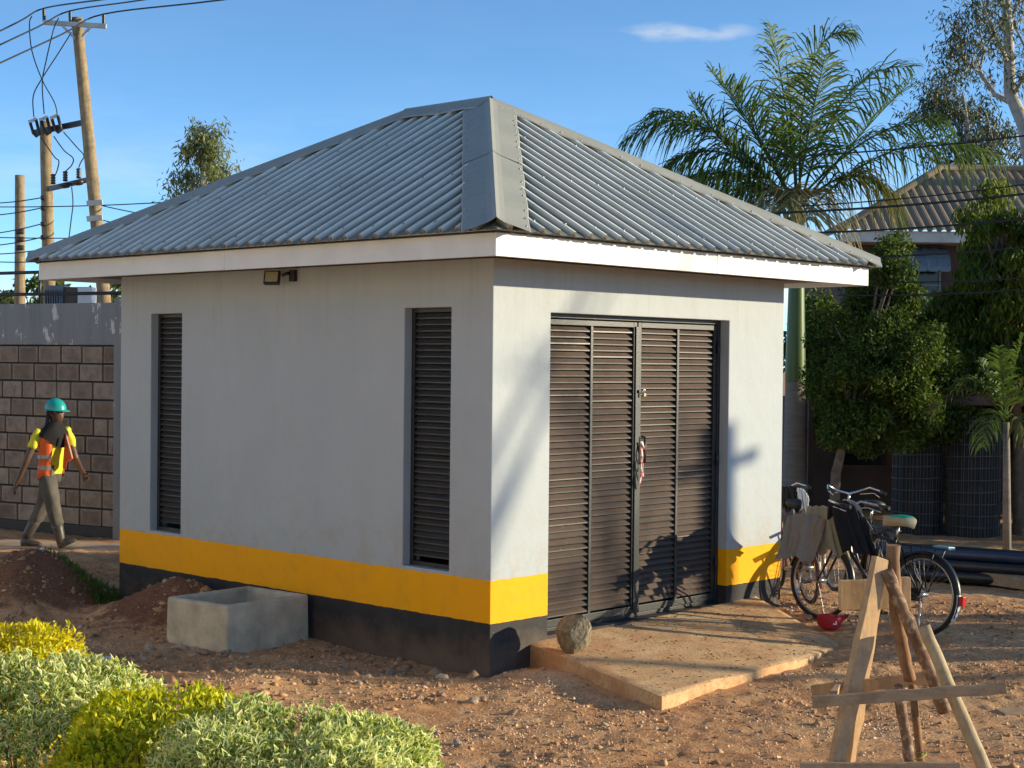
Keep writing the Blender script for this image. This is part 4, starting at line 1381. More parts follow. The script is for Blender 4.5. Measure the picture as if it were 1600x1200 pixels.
# trousers and boots
m = MB()
m.loft([tring(L(76.5, 758, 0), 0.115, 0.10), tring(L(77, 751, 0), 0.150, 0.122), tring(L(78, 742, 0), 0.148, 0.118), tring(L(78.5, 735, 0), 0.138, 0.110)])
m.tube([nhip + [0, 0, 0.06], nhip, (nhip * 2 + nkn) / 3, (nhip + nkn * 2) / 3, nkn, nkn + (nan - nkn) * 0.3, nkn + (nan - nkn) * 0.58], [0.085, 0.105, 0.102, 0.090, 0.084, 0.080, 0.078], 18, wob=0.03)
m.tube([fhip + [0, 0, 0.06], fhip, (fhip * 2 + fkn) / 3, (fhip + fkn * 2) / 3, fkn, fkn + (fan - fkn) * 0.3, fkn + (fan - fkn) * 0.62], [0.085, 0.105, 0.102, 0.090, 0.085, 0.080, 0.078], 18, wob=0.03)
m.build('trousers', 'trousers', PER)
def boot(kn, an, heel, toe):
    m = MB(); rows = []
    up = unit(kn - an)
    m.tube([an + (kn - an) * 0.62, an + (kn - an) * 0.35, an + (kn - an) * 0.10, an - up * 0.02], [0.072, 0.066, 0.056, 0.052], 16)
    d_ = unit(toe - heel); nrm_ = unit(np.cross(np.cross(d_, up), d_)); s_ = np.cross(d_, nrm_)
    ln = np.linalg.norm(toe - heel)
    for t_, w_, h_ in ((0.0, 0.034, 0.09), (0.12, 0.044, 0.115), (0.35, 0.046, 0.11), (0.6, 0.05, 0.075), (0.85, 0.046, 0.055), (1.0, 0.02, 0.03)):
        c = heel + d_ * ln * t_
        rows.append([c + s_ * math.cos(a) * w_ + nrm_ * (h_ * 0.5 + math.sin(a) * h_ * 0.5) for a in np.linspace(0, 2 * math.pi, 14, endpoint=False)])
    m.loft(rows)
    m.build('boot', 'rubber_boot', PER)
boot(nkn, nan, L(98, 858.5, -0.10), L(124, 845, -0.10))
boot(fkn, fan, L(30, 857, 0.08), L(63, 857, 0.06))

wr_ = bpy.data.textures.new('wrinkles', 'CLOUDS'); wr_.noise_scale = 0.09; wr_.noise_depth = 2
for ch in list(PER.children):
    if ch.name.split('.')[0] in ('shirt', 'trousers', 'vest'):
        if ch.name.startswith(('trousers', 'shirt', 'scarf')):
            q_ = ch.modifiers.new('sub', 'SUBSURF'); q_.levels = 1; q_.render_levels = 1
        q_ = ch.modifiers.new('wrinkle', 'DISPLACE'); q_.texture = wr_; q_.strength = 0.035; q_.mid_level = 0.5; q_.texture_coords = 'LOCAL'
# ------------------------------------------------------------------ foliage helpers
def leaves_np(P, D, Nn, Ln, Wd, fold=0.25, quad=False):
    """per-leaf: base P, direction D, normal Nn, length, width"""
    N = len(P)
    D = D / np.linalg.norm(D, axis=1, keepdims=True)
    Nn = Nn - D * np.sum(Nn * D, 1, keepdims=True)
    Nn = Nn / (np.linalg.norm(Nn, axis=1, keepdims=True) + 1e-9)
    Sd = np.cross(D, Nn)
    Ln = Ln[:, None]; Wd = Wd[:, None]
    b = P; t = P + D * Ln - Nn * Ln * 0.12
    l = P + D * Ln * 0.45 + Sd * Wd * 0.5 + Nn * Wd * fold
    r = P + D * Ln * 0.45 - Sd * Wd * 0.5 + Nn * Wd * fold
    c = P + D * Ln * 0.5
    if quad:
        V = np.stack([b, r, t, l], 1).reshape(-1, 3)
        i = np.arange(N)[:, None] * 4
        return V, np.concatenate([i, i + 1, i + 2, i + 3], 1), 4
    V = np.stack([b, l, t, r, c], 1).reshape(-1, 3)
    i = (np.arange(N) * 5)[:, None]
    F = np.concatenate([np.concatenate([i + a, i + q, i + w], 1) for a, q, w in ((0, 4, 1), (1, 4, 2), (2, 4, 3), (3, 4, 0))], 0)
    return V, F, 5
def leaf_mesh(name, mat, P, D, Nn, Ln, Wd, rnd, fold=0.25, quad=False):
    V, F, k = leaves_np(P, D, Nn, Ln, Wd, fold, quad)
    at = {'rnd': np.repeat(rnd, k)}
    if not quad:
        at['edge'] = np.tile([0.75, 1, 1, 1, 0.0], len(P))
    return mesh_np(name, V, F, mat, at)
def rand_unit(r, n):
    v = r.normal(size=(n, 3))
    return v / np.linalg.norm(v, axis=1, keepdims=True)

# ------------------------------------------------------------------ hedge bushes
def hedge(cx, cy, rx, ry, H, rot, n, leaf, mat, label, seed, singles=0, aspect=0.5, lump=0.20):
    r = np.random.default_rng(seed)
    z0 = gz(cx, cy) - 0.03
    root = empty('hedge_bush', (cx, cy, z0), rot)
    tag(root, label, 'bush', 'clipped hedge bushes along the front')
    # woody stems
    m = MB()
    for k in range(14):
        a = r.uniform(0, 6.28); q = math.sqrt(r.random()) * 0.75
        e = np.array([math.cos(a) * rx * q, math.sin(a) * ry * q, H * 0.8 * math.sqrt(1 - q * q * 0.6)])
        m.tube([e * [0.15, 0.15, 0], e * [0.6, 0.6, 0.45], e], [0.016, 0.011, 0.005], 6)
    m.build('stem', 'bark', root)
    # points on a lumpy dome
    N = n
    u = r.random(N); a = r.uniform(0, 2 * math.pi, N)
    ct = u ** 0.85                                     # more leaves on top
    st = np.sqrt(1 - ct ** 2)
    dome = np.stack([np.cos(a) * st, np.sin(a) * st, ct], 1)
    sgn = np.sign(dome); e = 0.62
    sh = np.stack([sgn[:, 0] * np.abs(dome[:, 0]) ** e, sgn[:, 1] * np.abs(dome[:, 1]) ** e, np.abs(dome[:, 2]) ** e], 1)
    nm = dome / np.array([rx, ry, H]) ; nm = nm / np.linalg.norm(nm, axis=1, keepdims=True)
    lumps = fbm(sh[:, 0] * rx * 4 + seed, sh[:, 1] * ry * 4 + sh[:, 2] * 3, 3)
    depth = np.abs(r.normal(0, 0.045, N)) * (r.random(N) < 0.75) + r.random(N) * 0.10 * (r.random(N) < 0.25)
    spr = fbm(sh[:, 0] * rx * 16 + seed * 3, sh[:, 1] * ry * 16 + sh[:, 2] * 9, 2)
    depth = depth - np.maximum(0, spr - 0.10) * 0.22
    P = sh * np.array([rx, ry, H]) * (1 + lump * lumps[:, None]) - nm * depth[:, None]
    P[:, 2] = np.maximum(P[:, 2], 0.02)
    D = nm * r.uniform(0.35, 1.1, (N, 1)) + rand_unit(r, N) * 0.85 + np.array([0, 0, 0.25])
    Nn = nm * 0.8 + rand_unit(r, N) * 0.7 + np.array([0, 0, 0.35])
    Ln = leaf * r.uniform(0.5, 1.4, N)
    Wd = Ln * aspect * r.uniform(0.8, 1.2, N)
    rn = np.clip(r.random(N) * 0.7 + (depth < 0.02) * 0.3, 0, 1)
    pick = np.zeros(N, bool)
    if singles:
        Rz = np.array([[math.cos(rot), -math.sin(rot), 0], [math.sin(rot), math.cos(rot), 0], [0, 0, 1]])
        Wp = P @ Rz.T + np.array([cx, cy, z0]); Wn = nm @ Rz.T
        rel = Wp - CAM; dep_ = rel @ FW
        uu = 800 + FPX * (rel @ RT) / dep_; vv = 600 - FPX * (rel @ UP) / dep_
        facing = -(Wn * rel).sum(1) / np.linalg.norm(rel, axis=1)
        score = np.where((uu > 5) & (uu < 1595) & (vv < 1195) & (depth < 0.012) & (facing > 0.15), Ln / dep_, 0)
        ii = np.argsort(-score)[:singles]
        pick[ii[score[ii] > 0]] = True
        tm = []
        for q in range(6):
            V, F, k = leaves_np(np.zeros((1, 3)), np.array([[1.0, 0, 0]]), np.array([[0, 0, 1.0]]), np.array([1.0]), np.array([aspect]))
            tm.append(mesh_np('leaf', V, F, mat, {'rnd': np.full(5, 0.3 + 0.12 * q), 'edge': np.array([0.75, 1, 1, 1, 0.0])}))
        for i in np.nonzero(pick)[0]:
            d_ = unit(D[i]); n_ = unit(Nn[i] - d_ * (Nn[i] @ d_)); s_ = np.cross(n_, d_)
            o = obj('leaf', tm[int(i) % 6], root)
            sc = Ln[i]
            o.matrix_local = Matrix(((d_[0] * sc, s_[0] * sc, n_[0] * sc, P[i, 0]), (d_[1] * sc, s_[1] * sc, n_[1] * sc, P[i, 1]), (d_[2] * sc, s_[2] * sc, n_[2] * sc, P[i, 2]), (0, 0, 0, 1)))
    q = ~pick
    o = obj('foliage', leaf_mesh('foliage', mat, P[q], D[q], Nn[q], Ln[q], Wd[q], rn[q]), root)
    o['kind'] = 'stuff'
    return root
def hedge_at(u, vtop, t, r_px, **k):
    p = PD(u, vtop, t)
    return p, r_px / FPX * t
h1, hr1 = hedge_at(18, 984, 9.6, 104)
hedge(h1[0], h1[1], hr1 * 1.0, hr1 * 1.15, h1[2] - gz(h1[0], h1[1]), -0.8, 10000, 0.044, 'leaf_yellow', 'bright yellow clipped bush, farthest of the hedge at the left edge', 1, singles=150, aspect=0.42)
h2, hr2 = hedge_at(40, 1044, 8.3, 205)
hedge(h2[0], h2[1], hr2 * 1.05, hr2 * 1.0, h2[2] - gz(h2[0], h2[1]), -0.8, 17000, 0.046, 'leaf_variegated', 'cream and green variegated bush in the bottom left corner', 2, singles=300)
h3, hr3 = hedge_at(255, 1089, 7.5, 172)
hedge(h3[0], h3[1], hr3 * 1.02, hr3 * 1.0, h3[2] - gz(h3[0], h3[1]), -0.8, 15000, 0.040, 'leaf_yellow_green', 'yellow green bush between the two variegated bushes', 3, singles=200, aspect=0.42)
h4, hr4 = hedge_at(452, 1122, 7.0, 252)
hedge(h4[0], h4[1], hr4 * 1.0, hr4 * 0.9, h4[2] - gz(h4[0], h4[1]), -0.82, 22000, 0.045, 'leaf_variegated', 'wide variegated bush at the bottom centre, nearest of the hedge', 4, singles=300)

# ------------------------------------------------------------------ trees
def bez(p0, p1, p2, n):
    t = np.linspace(0, 1, n)[:, None]
    return (1 - t) ** 2 * np.array(p0) + 2 * t * (1 - t) * np.array(p1) + t ** 2 * np.array(p2)
def crown_leaves(r, centers, radii, n_each, leaf, droop=0.2, up=0.3, flat=0.8, aspect=0.45, hang=0.0):
    P = []; C = []
    for c, rad in zip(centers, radii):
        n = max(4, int(n_each * (rad ** 2)))
        q = rand_unit(r, n) * (r.random((n, 1)) ** 0.45) * rad * np.array([1, 1, flat])
        P.append(np.asarray(c) + q); C.append(q / (rad + 1e-6))
    P = np.concatenate(P); C = np.concatenate(C)
    N = len(P)
    D = rand_unit(r, N) + C * 0.6 + np.array([0, 0, -droop])
    if hang: D = rand_unit(r, N) * (1 - hang) + np.array([0, 0, -1.0]) * hang * 1.6
    Nn = C * 0.7 + rand_unit(r, N) * 0.7 + np.array([0, 0, up])
    Ln = leaf * r.uniform(0.6, 1.3, N)
    return P, D, Nn, Ln, Ln * aspect * r.uniform(0.8, 1.2, N), r.random(N)
def tree(name, label, base, trunk_pts, trunk_r, centers, radii, n_each, leaf, mat, bark, seed, cat='tree', group=None, limbs=True, **k):
    r = np.random.default_rng(seed)
    root = empty(name, base)
    tag(root, label, cat, group)
    m = MB()
    m.tube(trunk_pts, list(np.linspace(trunk_r, trunk_r * 0.45, len(trunk_pts))), 10, wob=0.04)
    top = np.array(trunk_pts[-1]); mid_ = np.array(trunk_pts[len(trunk_pts) // 2])
    if limbs:
        for c, rad in zip(centers, radii):
            c = np.array(c)
            st = mid_ + (top - mid_) * r.random()
            md = (st + c) / 2 + r.normal(size=3) * rad * 0.2 + np.array([0, 0, -rad * 0.15])
            m.tube(bez(st, md, c, 6), list(np.linspace(trunk_r * 0.38, trunk_r * 0.08, 6)), 6)
    wbuild(m, 'trunk', bark, root)
    o = wobj('crown', leaf_mesh('crown', mat, *crown_leaves(r, centers, radii, n_each, leaf, **k), quad=True), root)
    o['kind'] = 'stuff'
    return root
def ellipsoid_clumps(r, c, ax, n, rad, shell=0.5):
    v = rand_unit(r, n) * (r.random((n, 1)) ** shell)
    return [np.array(c) + FW * q[1] * ax[1] + RT * q[0] * ax[0] + np.array([0, 0, 1]) * q[2] * ax[2] for q in v], [rad * r.uniform(0.6, 1.3) for _ in range(n)]
rr = np.random.default_rng(11)
# broad dark tree beside the palm trunk
DT = 20.6
c1, r1 = ellipsoid_clumps(rr, PD(1366, 585, DT), (0.92, 0.8, 1.05), 58, 0.26, 0.4)
c2, r2 = ellipsoid_clumps(rr, PD(1372, 460, DT), (0.46, 0.5, 0.85), 24, 0.22, 0.4)
c3, r3 = ellipsoid_clumps(rr, PD(1450, 600, DT + 0.6), (0.6, 0.5, 0.75), 24, 0.26, 0.4)
c4, r4 = ellipsoid_clumps(rr, PD(1325, 645, DT - 0.4), (0.45, 0.5, 0.5), 14, 0.24)
b = PZ(1300, 828, 0.14) ; b = PD(1302, 805, DT)
tree('shade_tree', 'broad dark leafy tree beside the palm trunk, yellow green on top', (b[0], b[1], 0.13),
     [(b[0], b[1], 0.0), PD(1306, 740, DT), PD(1318, 690, DT), PD(1335, 620, DT), PD(1360, 500, DT)], 0.075, c1 + c2 + c3 + c4, r1 + r2 + r3 + r4, 9500, 0.062, 'leaf_dark', 'bark', 21)
# right hand tree with hanging leaves
DT2 = 21.6
c1, r1 = ellipsoid_clumps(rr, PD(1560, 400, DT2), (0.75, 0.8, 1.05), 34, 0.30)
c2, r2 = ellipsoid_clumps(rr, PD(1590, 540, DT2), (0.55, 0.6, 0.7), 14, 0.30)
c3, r3 = ellipsoid_clumps(rr, PD(1500, 480, DT2 + 0.4), (0.38, 0.5, 0.6), 12, 0.26)
c4, r4 = ellipsoid_clumps(rr, PD(1640, 430, DT2), (0.6, 0.8, 1.2), 16, 0.34)
b = PD(1592, 790, DT2)
tree('mango_tree', 'tall tree with hanging yellow green leaves at the right edge', (b[0], b[1], 0.13),
     [(b[0], b[1], 0.0), PD(1592, 700, DT2), PD(1585, 600, DT2), PD(1570, 480, DT2), PD(1558, 330, DT2)], 0.085, c1 + c2 + c3 + c4, r1 + r2 + r3 + r4, 4200, 0.12, 'leaf_mango', 'bark', 22, hang=0.5, aspect=0.26)
# low dark shrubs filling between
c1, r1 = ellipsoid_clumps(rr, PD(1490, 565, 23.0), (1.3, 0.5, 1.0), 70, 0.30)
b = PD(1470, 780, 23.2)
tree('shrub_tree', 'dark shrub filling the gap between the two leafy trees', (b[0], b[1], 0.13), [(b[0], b[1], 0.0), PD(1470, 700, 23.2), PD(1468, 610, 23.2)], 0.06, c1, r1, 4200, 0.10, 'leaf_dark', 'bark', 23)
c1, r1 = ellipsoid_clumps(rr, PD(1300, 590, 25.5), (0.6, 0.6, 1.6), 44, 0.34)
b = PD(1262, 780, 25.5)
tree('shrub_tree', 'dark shrub right behind the palm trunk', (b[0], b[1], 0.13), [(b[0], b[1], 0.0), PD(1262, 700, 25.5), PD(1262, 560, 25.5)], 0.06, c1, r1, 3600, 0.10, 'leaf_dark', 'bark', 24)

# eucalyptus trees, built along their visible limbs
def euca(label, limbs, depth, seed, leaf=0.16, dens=1.0, spread=0.5, mat='leaf_euca', n_tip=90, r_scale=1.0, base_px=None, bark='pale_bark'):
    r = np.random.default_rng(seed)
    b = PD(*base_px, depth)
    root = empty('eucalyptus_tree', (b[0], b[1], 0.1))
    tag(root, label, 'tree')
    m = MB()
    P = []; 
    for pts, r0, r1, leafy in limbs:
        Q = [PD(u, v, depth + dz_) for u, v, dz_ in pts]
        m.tube(Q, list(np.linspace(r0, r1, len(Q)) * r_scale), 8, wob=0.03)
        if leafy:
            for f in np.linspace(leafy, 1.0, 9):
                i = f * (len(Q) - 1); k_ = min(int(i), len(Q) - 2); c = Q[k_] + (Q[k_ + 1] - Q[k_]) * (i - k_)
                for _ in range(3):
                    cc = c + r.normal(size=3) * spread * 0.55
                    m.tube([c, (c + cc) / 2 + [0, 0, 0.05], cc], [0.014, 0.009, 0.004], 4)
                    n = int(n_tip * dens / 9 * r.uniform(0.5, 1.5))
                    P.append(cc + r.normal(size=(n, 3)) * spread * 0.30)
    wbuild(m, 'trunk', bark, root)
    P = np.concatenate(P); N = len(P)
    D = rand_unit(r, N) * 0.75 + np.array([0, 0, -0.8]); Nn = rand_unit(r, N)
    Ln = leaf * r.uniform(0.6, 1.3, N)
    o = wobj('crown', leaf_mesh('crown', mat, P, D, Nn, Ln, Ln * 0.22, r.random(N), quad=True), root)
    o['kind'] = 'stuff'
    return root
euca('tall pale barked eucalyptus with open branches in the top right corner',
     [([(1640, 560, 0), (1625, 330, 0), (1600, 195, 0), (1578, 145, 0), (1576, 60, 0), (1570, -40, 0), (1568, -120, 0)], 0.20, 0.06, 0),
      ([(1590, 165, 0), (1555, 148, 0.5), (1530, 112, 0.8), (1505, 95, 1.0), (1488, 75, 1.2)], 0.07, 0.018, 0.35),
      ([(1576, 100, 0), (1558, 60, -0.5), (1540, 20, -1), (1528, -25, -1)], 0.05, 0.015, 0.3),
      ([(1574, 40, 0), (1592, 5, 0.3), (1610, -35, 0.5)], 0.05, 0.015, 0.5),
      ([(1530, 112, 0.8), (1538, 80, 1), (1530, 45, 1.2), (1520, 10, 1.2)], 0.03, 0.012, 0.2),
      ([(1505, 95, 1.0), (1500, 55, 0.6), (1490, 40, 0.4)], 0.03, 0.012, 0.3),
      ([(1582, 150, 0), (1600, 120, -0.6), (1625, 95, -0.8)], 0.05, 0.02, 0.5),
      ([(1600, 70, -0.6), (1585, 40, 0.2), (1560, 0, 0.2), (1548, -40, 0)], 0.03, 0.012, 0.3),
      ([(1568, -60, 0), (1530, -90, 0), (1500, -110, 0)], 0.05, 0.02, 0.2), ([(1568, -90, 0), (1600, -120, 0), (1640, -150, 0)], 0.05, 0.02, 0.2)],
     34, 31, leaf=0.15, n_tip=150, spread=0.46, base_px=(1642, 700))
euca('smaller eucalyptus behind the palm crown on the right',
     [([(1540, 640, 0), (1530, 420, 0), (1520, 280, 0), (1512, 200, 0), (1505, 150, 0)], 0.14, 0.03, 0.55),
      ([(1517, 240, 0), (1492, 190, 0.6), (1478, 145, 0.8), (1475, 120, 0.8)], 0.05, 0.015, 0.3),
      ([(1492, 190, 0.6), (1468, 175, 0.6), (1455, 160, 0.8)], 0.03, 0.012, 0.3),
      ([(1525, 320, 0), (1490, 280, 0.5), (1465, 255, 0.6)], 0.05, 0.015, 0.2),
      ([(1524, 300, 0), (1550, 240, -0.5), (1562, 200, -0.6)], 0.05, 0.015, 0.3),
      ([(1528, 350, 0), (1570, 290, -0.5), (1590, 250, -0.6)], 0.05, 0.015, 0.2),
      ([(1520, 280, 0), (1545, 225, 0.4), (1540, 195, 0.5)], 0.04, 0.015, 0.4)],
     38, 32, leaf=0.16, n_tip=330, spread=0.56, base_px=(1540, 760))
euca('distant slender tree rising above the left side of the roof',
     [([(312, 640, 0), (313, 400, 0), (316, 300, 0), (320, 240, 0), (318, 196, 0)], 0.22, 0.04, 0.70),
      ([(316, 300, 0), (296, 284, 0.5), (282, 290, 0.8)], 0.06, 0.02, 0.2), ([(316, 290, 0), (336, 268, 0.5), (350, 266, 0.8)], 0.06, 0.02, 0.2),
      ([(318, 262, 0), (304, 240, 0), (302, 222, 0)], 0.05, 0.02, 0.2), ([(319, 250, 0), (332, 230, 0), (334, 216, 0)], 0.05, 0.02, 0.2),
      ([(316, 325, 0), (290, 318, 0), (276, 325, 0)], 0.06, 0.02, 0.2), ([(316, 320, 0), (342, 300, 0), (358, 296, 0)], 0.06, 0.02, 0.2)],
     60, 33, leaf=0.26, n_tip=190, spread=0.55, mat='leaf_pale', base_px=(312, 640))
# greenery behind the block wall
for u, v, d_, rad, lab, sd in ((15, 470, 34, 0.9, 'pale green shrub behind the block wall at the left edge', 41), (60, 462, 36, 0.8, 'green shrub behind the block wall under the short pole', 42), (185, 465, 33, 0.9, 'yellow green shrub behind the block wall beside the building', 43)):
    c1, r1 = ellipsoid_clumps(rr, PD(u, v + 12, d_), (0.75, 0.7, 0.55), 12, rad * 0.35)
    b = PD(u, v, d_)
    tree('shrub_tree', lab, (b[0], b[1], 0.1), [(b[0], b[1], 0), (b[0], b[1], 1.5), PD(u, v + 12, d_)], 0.06, c1, r1, 1700, 0.16, 'leaf_far' if sd != 42 else 'leaf_mango', 'bark', sd)

# ------------------------------------------------------------------ palms
def frond_mesh(base, ctrl, tip, mat, seed, nleaf=46, length=0.62, width=0.045, droop=0.6, start=0.16, vshape=0.55, rach=0.022, ragged=0.05):
    r = np.random.default_rng(seed)
    t = np.linspace(0, 1, 24)
    B_ = bez(base, ctrl, tip, 24)
    m = MB(); m.tube(list(B_), list(np.linspace(rach, rach * 0.2, 24)), 6)
    V = list(m.v); Fq = [f for f in m.f if len(f) == 4]; rnd = [0.5] * len(V)
    for i in range(nleaf):
        f = start + (1 - start) * (i + r.uniform(-0.3, 0.3)) / nleaf
        f = min(max(f, 0.02), 0.995)
        x = f * 23; k_ = min(int(x), 22)
        p = B_[k_] + (B_[k_ + 1] - B_[k_]) * (x - k_)
        tg = unit(B_[k_ + 1] - B_[k_])
        sd = unit(np.cross(tg, (0, 0, 1)) + 1e-6); up = np.cross(sd, tg)
        env = math.sin(math.pi * min(1, (f * 0.86 + 0.12))) ** 0.6
        for s_ in (-1, 1):
            ln = length * env * r.uniform(0.8, 1.15)
            d0 = unit(tg * r.uniform(0.5, 1.0) + sd * s_ + up * vshape * r.uniform(0.2, 1.3) + r.normal(size=3) * ragged)
            w_ = unit(np.cross(d0, up + r.normal(size=3) * 0.3)) * width * 0.5
            g = np.array([0, 0, -1.0])
            dr = droop * r.uniform(0.5, 1.5)
            q1 = p + d0 * ln * 0.4 + g * ln * 0.06 * dr
            q2 = p + d0 * ln * 0.75 + g * ln * 0.30 * dr
            q3 = p + d0 * ln * 0.95 + g * ln * 0.62 * dr
            b0 = len(V)
            V += [p - w_ * 0.5, p + w_ * 0.5, q1 - w_, q1 + w_, q2 - w_ * 0.8, q2 + w_ * 0.8, q3 - w_ * 0.08, q3 + w_ * 0.08]
            Fq += [(b0, b0 + 1, b0 + 3, b0 + 2), (b0 + 2, b0 + 3, b0 + 5, b0 + 4), (b0 + 4, b0 + 5, b0 + 7, b0 + 6)]
            rnd += [r.random()] * 8
    return mesh_np('frond', np.array([tuple(map(float, p)) for p in V]), np.array(Fq), mat, {'rnd': np.array(rnd)})
DP = 24.0
pb_ = PD(1240, 800, DP)
PALM = empty('royal_palm', (pb_[0], pb_[1], 0.12))
tag(PALM, 'tall royal palm with grey trunk and green crownshaft behind the building', 'palm tree')
tx, ty = pb_[0], pb_[1]
m = MB(); m.lathe([(0.24, 0.0), (0.20, 0.3), (0.17, 0.8), (0.155, 1.4), (0.15, 2.05), (0.15, 2.15)], 20, (tx, ty, 0.02)); wbuild(m, 'trunk', 'palm_trunk', PALM)
m = MB(); m.lathe([(0.152, 2.13), (0.155, 2.2), (0.14, 2.8), (0.12, 3.6), (0.10, 4.3), (0.085, 4.75), (0.04, 5.0)], 18, (tx, ty, 0.02)); wbuild(m, 'crownshaft', 'crownshaft', PALM)
top = np.array([tx, ty, 4.75])
FR = [  # tip px, control px, depth offset tip, material, droop
    ((975, 222), (1085, 120), 0.2, 'frond_green', 0.85), ((1075, 150), (1150, 260), 0.6, 'frond_green', 0.25), ((1000, 330), (1110, 210), -0.6, 'frond_green', 1.1),
    ((1130, 130), (1200, 230), -0.3, 'frond_green', 0.25), ((1205, 40), (1225, 130), 0.3, 'frond_green', 0.55), ((1330, 52), (1240, 30), -0.4, 'frond_green', 0.6),
    ((1425, 105), (1300, 90), 0.5, 'frond_green', 0.6), ((1420, 130), (1340, 210), 0.4, 'frond_green', 0.3),
    ((1560, 245), (1400, 170), 0.0, 'frond_green', 1.05), ((1395, 310), (1340, 230), -0.5, 'frond_areca', 1.0),
    ((1130, 330), (1180, 250), 0.5, 'frond_green', 1.0), ((1265, 345), (1262, 260), -1.0, 'frond_dry', 1.0), ((1200, 345), (1225, 262), -0.8, 'frond_dry', 1.0), ((1060, 300), (1150, 230), 0.9, 'frond_green', 0.9), ((1290, 85), (1265, 190), -0.9, 'frond_green', 0.5),
    ((1020, 175), (1120, 170), -0.8, 'frond_green', 0.8), ((1480, 190), (1370, 170), -0.7, 'frond_green', 0.8), ((1040, 260), (1130, 190), 0.4, 'frond_green', 1.0), ((1110, 110), (1180, 200), 0.8, 'frond_green', 0.3)]
for i, (tp_, ct, dz_, mt, dr) in enumerate(FR):
    o = wobj('frond', frond_mesh(top + rng.normal(size=3) * [0.03, 0.03, 0.08], PD(*ct, DP + dz_ * 0.6), PD(*tp_, DP + dz_), mt, 100 + i, 60, 1.02, 0.028, dr * 1.3, vshape=0.8 if dr < 0.4 else 0.3, ragged=0.11), PALM)
# spear leaf
m = MB(); m.tube([top, PD(1238, 200, DP), PD(1228, 90, DP)], [0.03, 0.02, 0.004], 6); wbuild(m, 'spear_leaf', 'crownshaft', PALM)

# small areca palm in the shade at the right
DA = 18.9
ab = PD(1574, 845, DA)
AR = empty('areca_palm', (ab[0], ab[1], 0.12))
tag(AR, 'slim stemmed small palm with drooping fronds in the shade at the right', 'palm tree')
m = MB(); m.tube([(ab[0], ab[1], 0.0), PD(1573, 760, DA), PD(1572, 660, DA)], [0.055, 0.045, 0.04], 10); wbuild(m, 'trunk', 'palm_trunk', AR)
at_ = PD(1572, 655, DA)
for i, (tp_, ct, dz_, mt, dr) in enumerate([((1452, 655), (1500, 560), -0.2, 'frond_areca', 0.7), ((1530, 560), (1545, 590), 0.2, 'frond_green', 0.6), ((1600, 520), (1580, 570), 0.0, 'frond_green', 0.6), ((1640, 560), (1610, 560), -0.2, 'frond_areca', 0.8),
        ((1560, 540), (1566, 600), -0.5, 'frond_green', 0.5), ((1620, 640), (1605, 580), 0.3, 'frond_green', 0.9), ((1500, 600), (1530, 570), 0.4, 'frond_green', 0.8), ((1535, 700), (1550, 620), -0.4, 'frond_green', 1.0), ((1610, 700), (1595, 630), -0.5, 'frond_areca', 1.0)]):
    wobj('frond', frond_mesh(at_, PD(*ct, DA + dz_ * 0.6), PD(*tp_, DA + dz_), mt, 200 + i, 30, 0.30, 0.022, dr, rach=0.012), AR)

# ------------------------------------------------------------------ house and shed behind the trees
simple('brown_wall', (0.09, 0.058, 0.046), 0.9, 0, 0.25, 2, 0.3, space='World')
simple('dark_glass', (0.01, 0.011, 0.012), 0.15)
simple('awning', (0.17, 0.18, 0.19), 0.4, 0.3, 0.15)
simple('house_fascia', (0.60, 0.58, 0.53), 0.7, 0, 0.2, 3)
def local_frame(u, t):
    o_ = PD(u, 560, t)
    az = math.atan2(RT[1], RT[0])
    return (o_[0], o_[1]), az
(hx, hy), haz = local_frame(1450, 32)
HS = empty('house', (hx, hy, 0.1), haz)
tag(HS, 'house with brown corrugated hip roof behind the trees', 'house')
zl = 4.83
MB().box((-1.35, 0.55, -0.1), (5.2, 7.0, zl)).build('wall', 'brown_wall', HS)
MB().box((-1.75, 0.0, zl - 0.02), (5.6, 0.06, zl + 0.20)).build('fascia_board', 'house_fascia', HS)
MB().box((-1.75, 0.062, zl - 0.05), (5.6, 7.5, zl + 0.0)).build('soffit', 'soffit', HS)
rf = MB()
x0, x1, y0, y1, ze_, za_ = -1.85, 5.7, -0.08, 7.6, zl + 0.18, zl + 1.75
rise = (za_ - ze_) / 2.75
xs = np.arange(x0, x1, 0.0475)
rows = []
for tt in np.linspace(0, 1, 2):
    row = []
    for i, x in enumerate(xs):
        h_ = 0.045 if (i % 4) in (0, 1) else 0
        d_ = min(x - x0, x1 - x, 2.75) * tt
        row.append((x, y0 + d_, ze_ + d_ * rise + h_))
    rows.append(row)
rf.loft(rows, caps=False, closed=False, smooth=False)
rf.add([(x0, y0, ze_ - 0.02), (x0, y1, ze_ - 0.02), (x0 + 2.75, y1 - 2.75, za_ - 0.02), (x0 + 2.75, y0 + 2.75, za_ - 0.02)], [(0, 1, 2, 3)])
rf.add([(x1, y0, ze_ - 0.02), (x1, y1, ze_ - 0.02), (x1 - 2.75, y1 - 2.75, za_ - 0.02), (x1 - 2.75, y0 + 2.75, za_ - 0.02), (x0 + 2.75, y1 - 2.75, za_ - 0.02), (x0 + 2.75, y0 + 2.75, za_ - 0.02)], [(0, 1, 2, 3), (2, 3, 5, 4)])
RFH = rf.build('roof', 'old_roof', HS)
m = MB(); m.tube([(x0, y0, ze_ + 0.03), (x0 + 2.75, y0 + 2.75, za_ + 0.05), (x1 - 2.75, y0 + 2.75, za_ + 0.05), (x1, y0, ze_ + 0.03)], 0.09, 8); m.build('ridge_cap', 'old_roof', RFH)
w_ = MB().box((-1.0, 0.5, 3.0), (0.35, 0.56, 4.25)).build('window', 'dark_glass', HS)
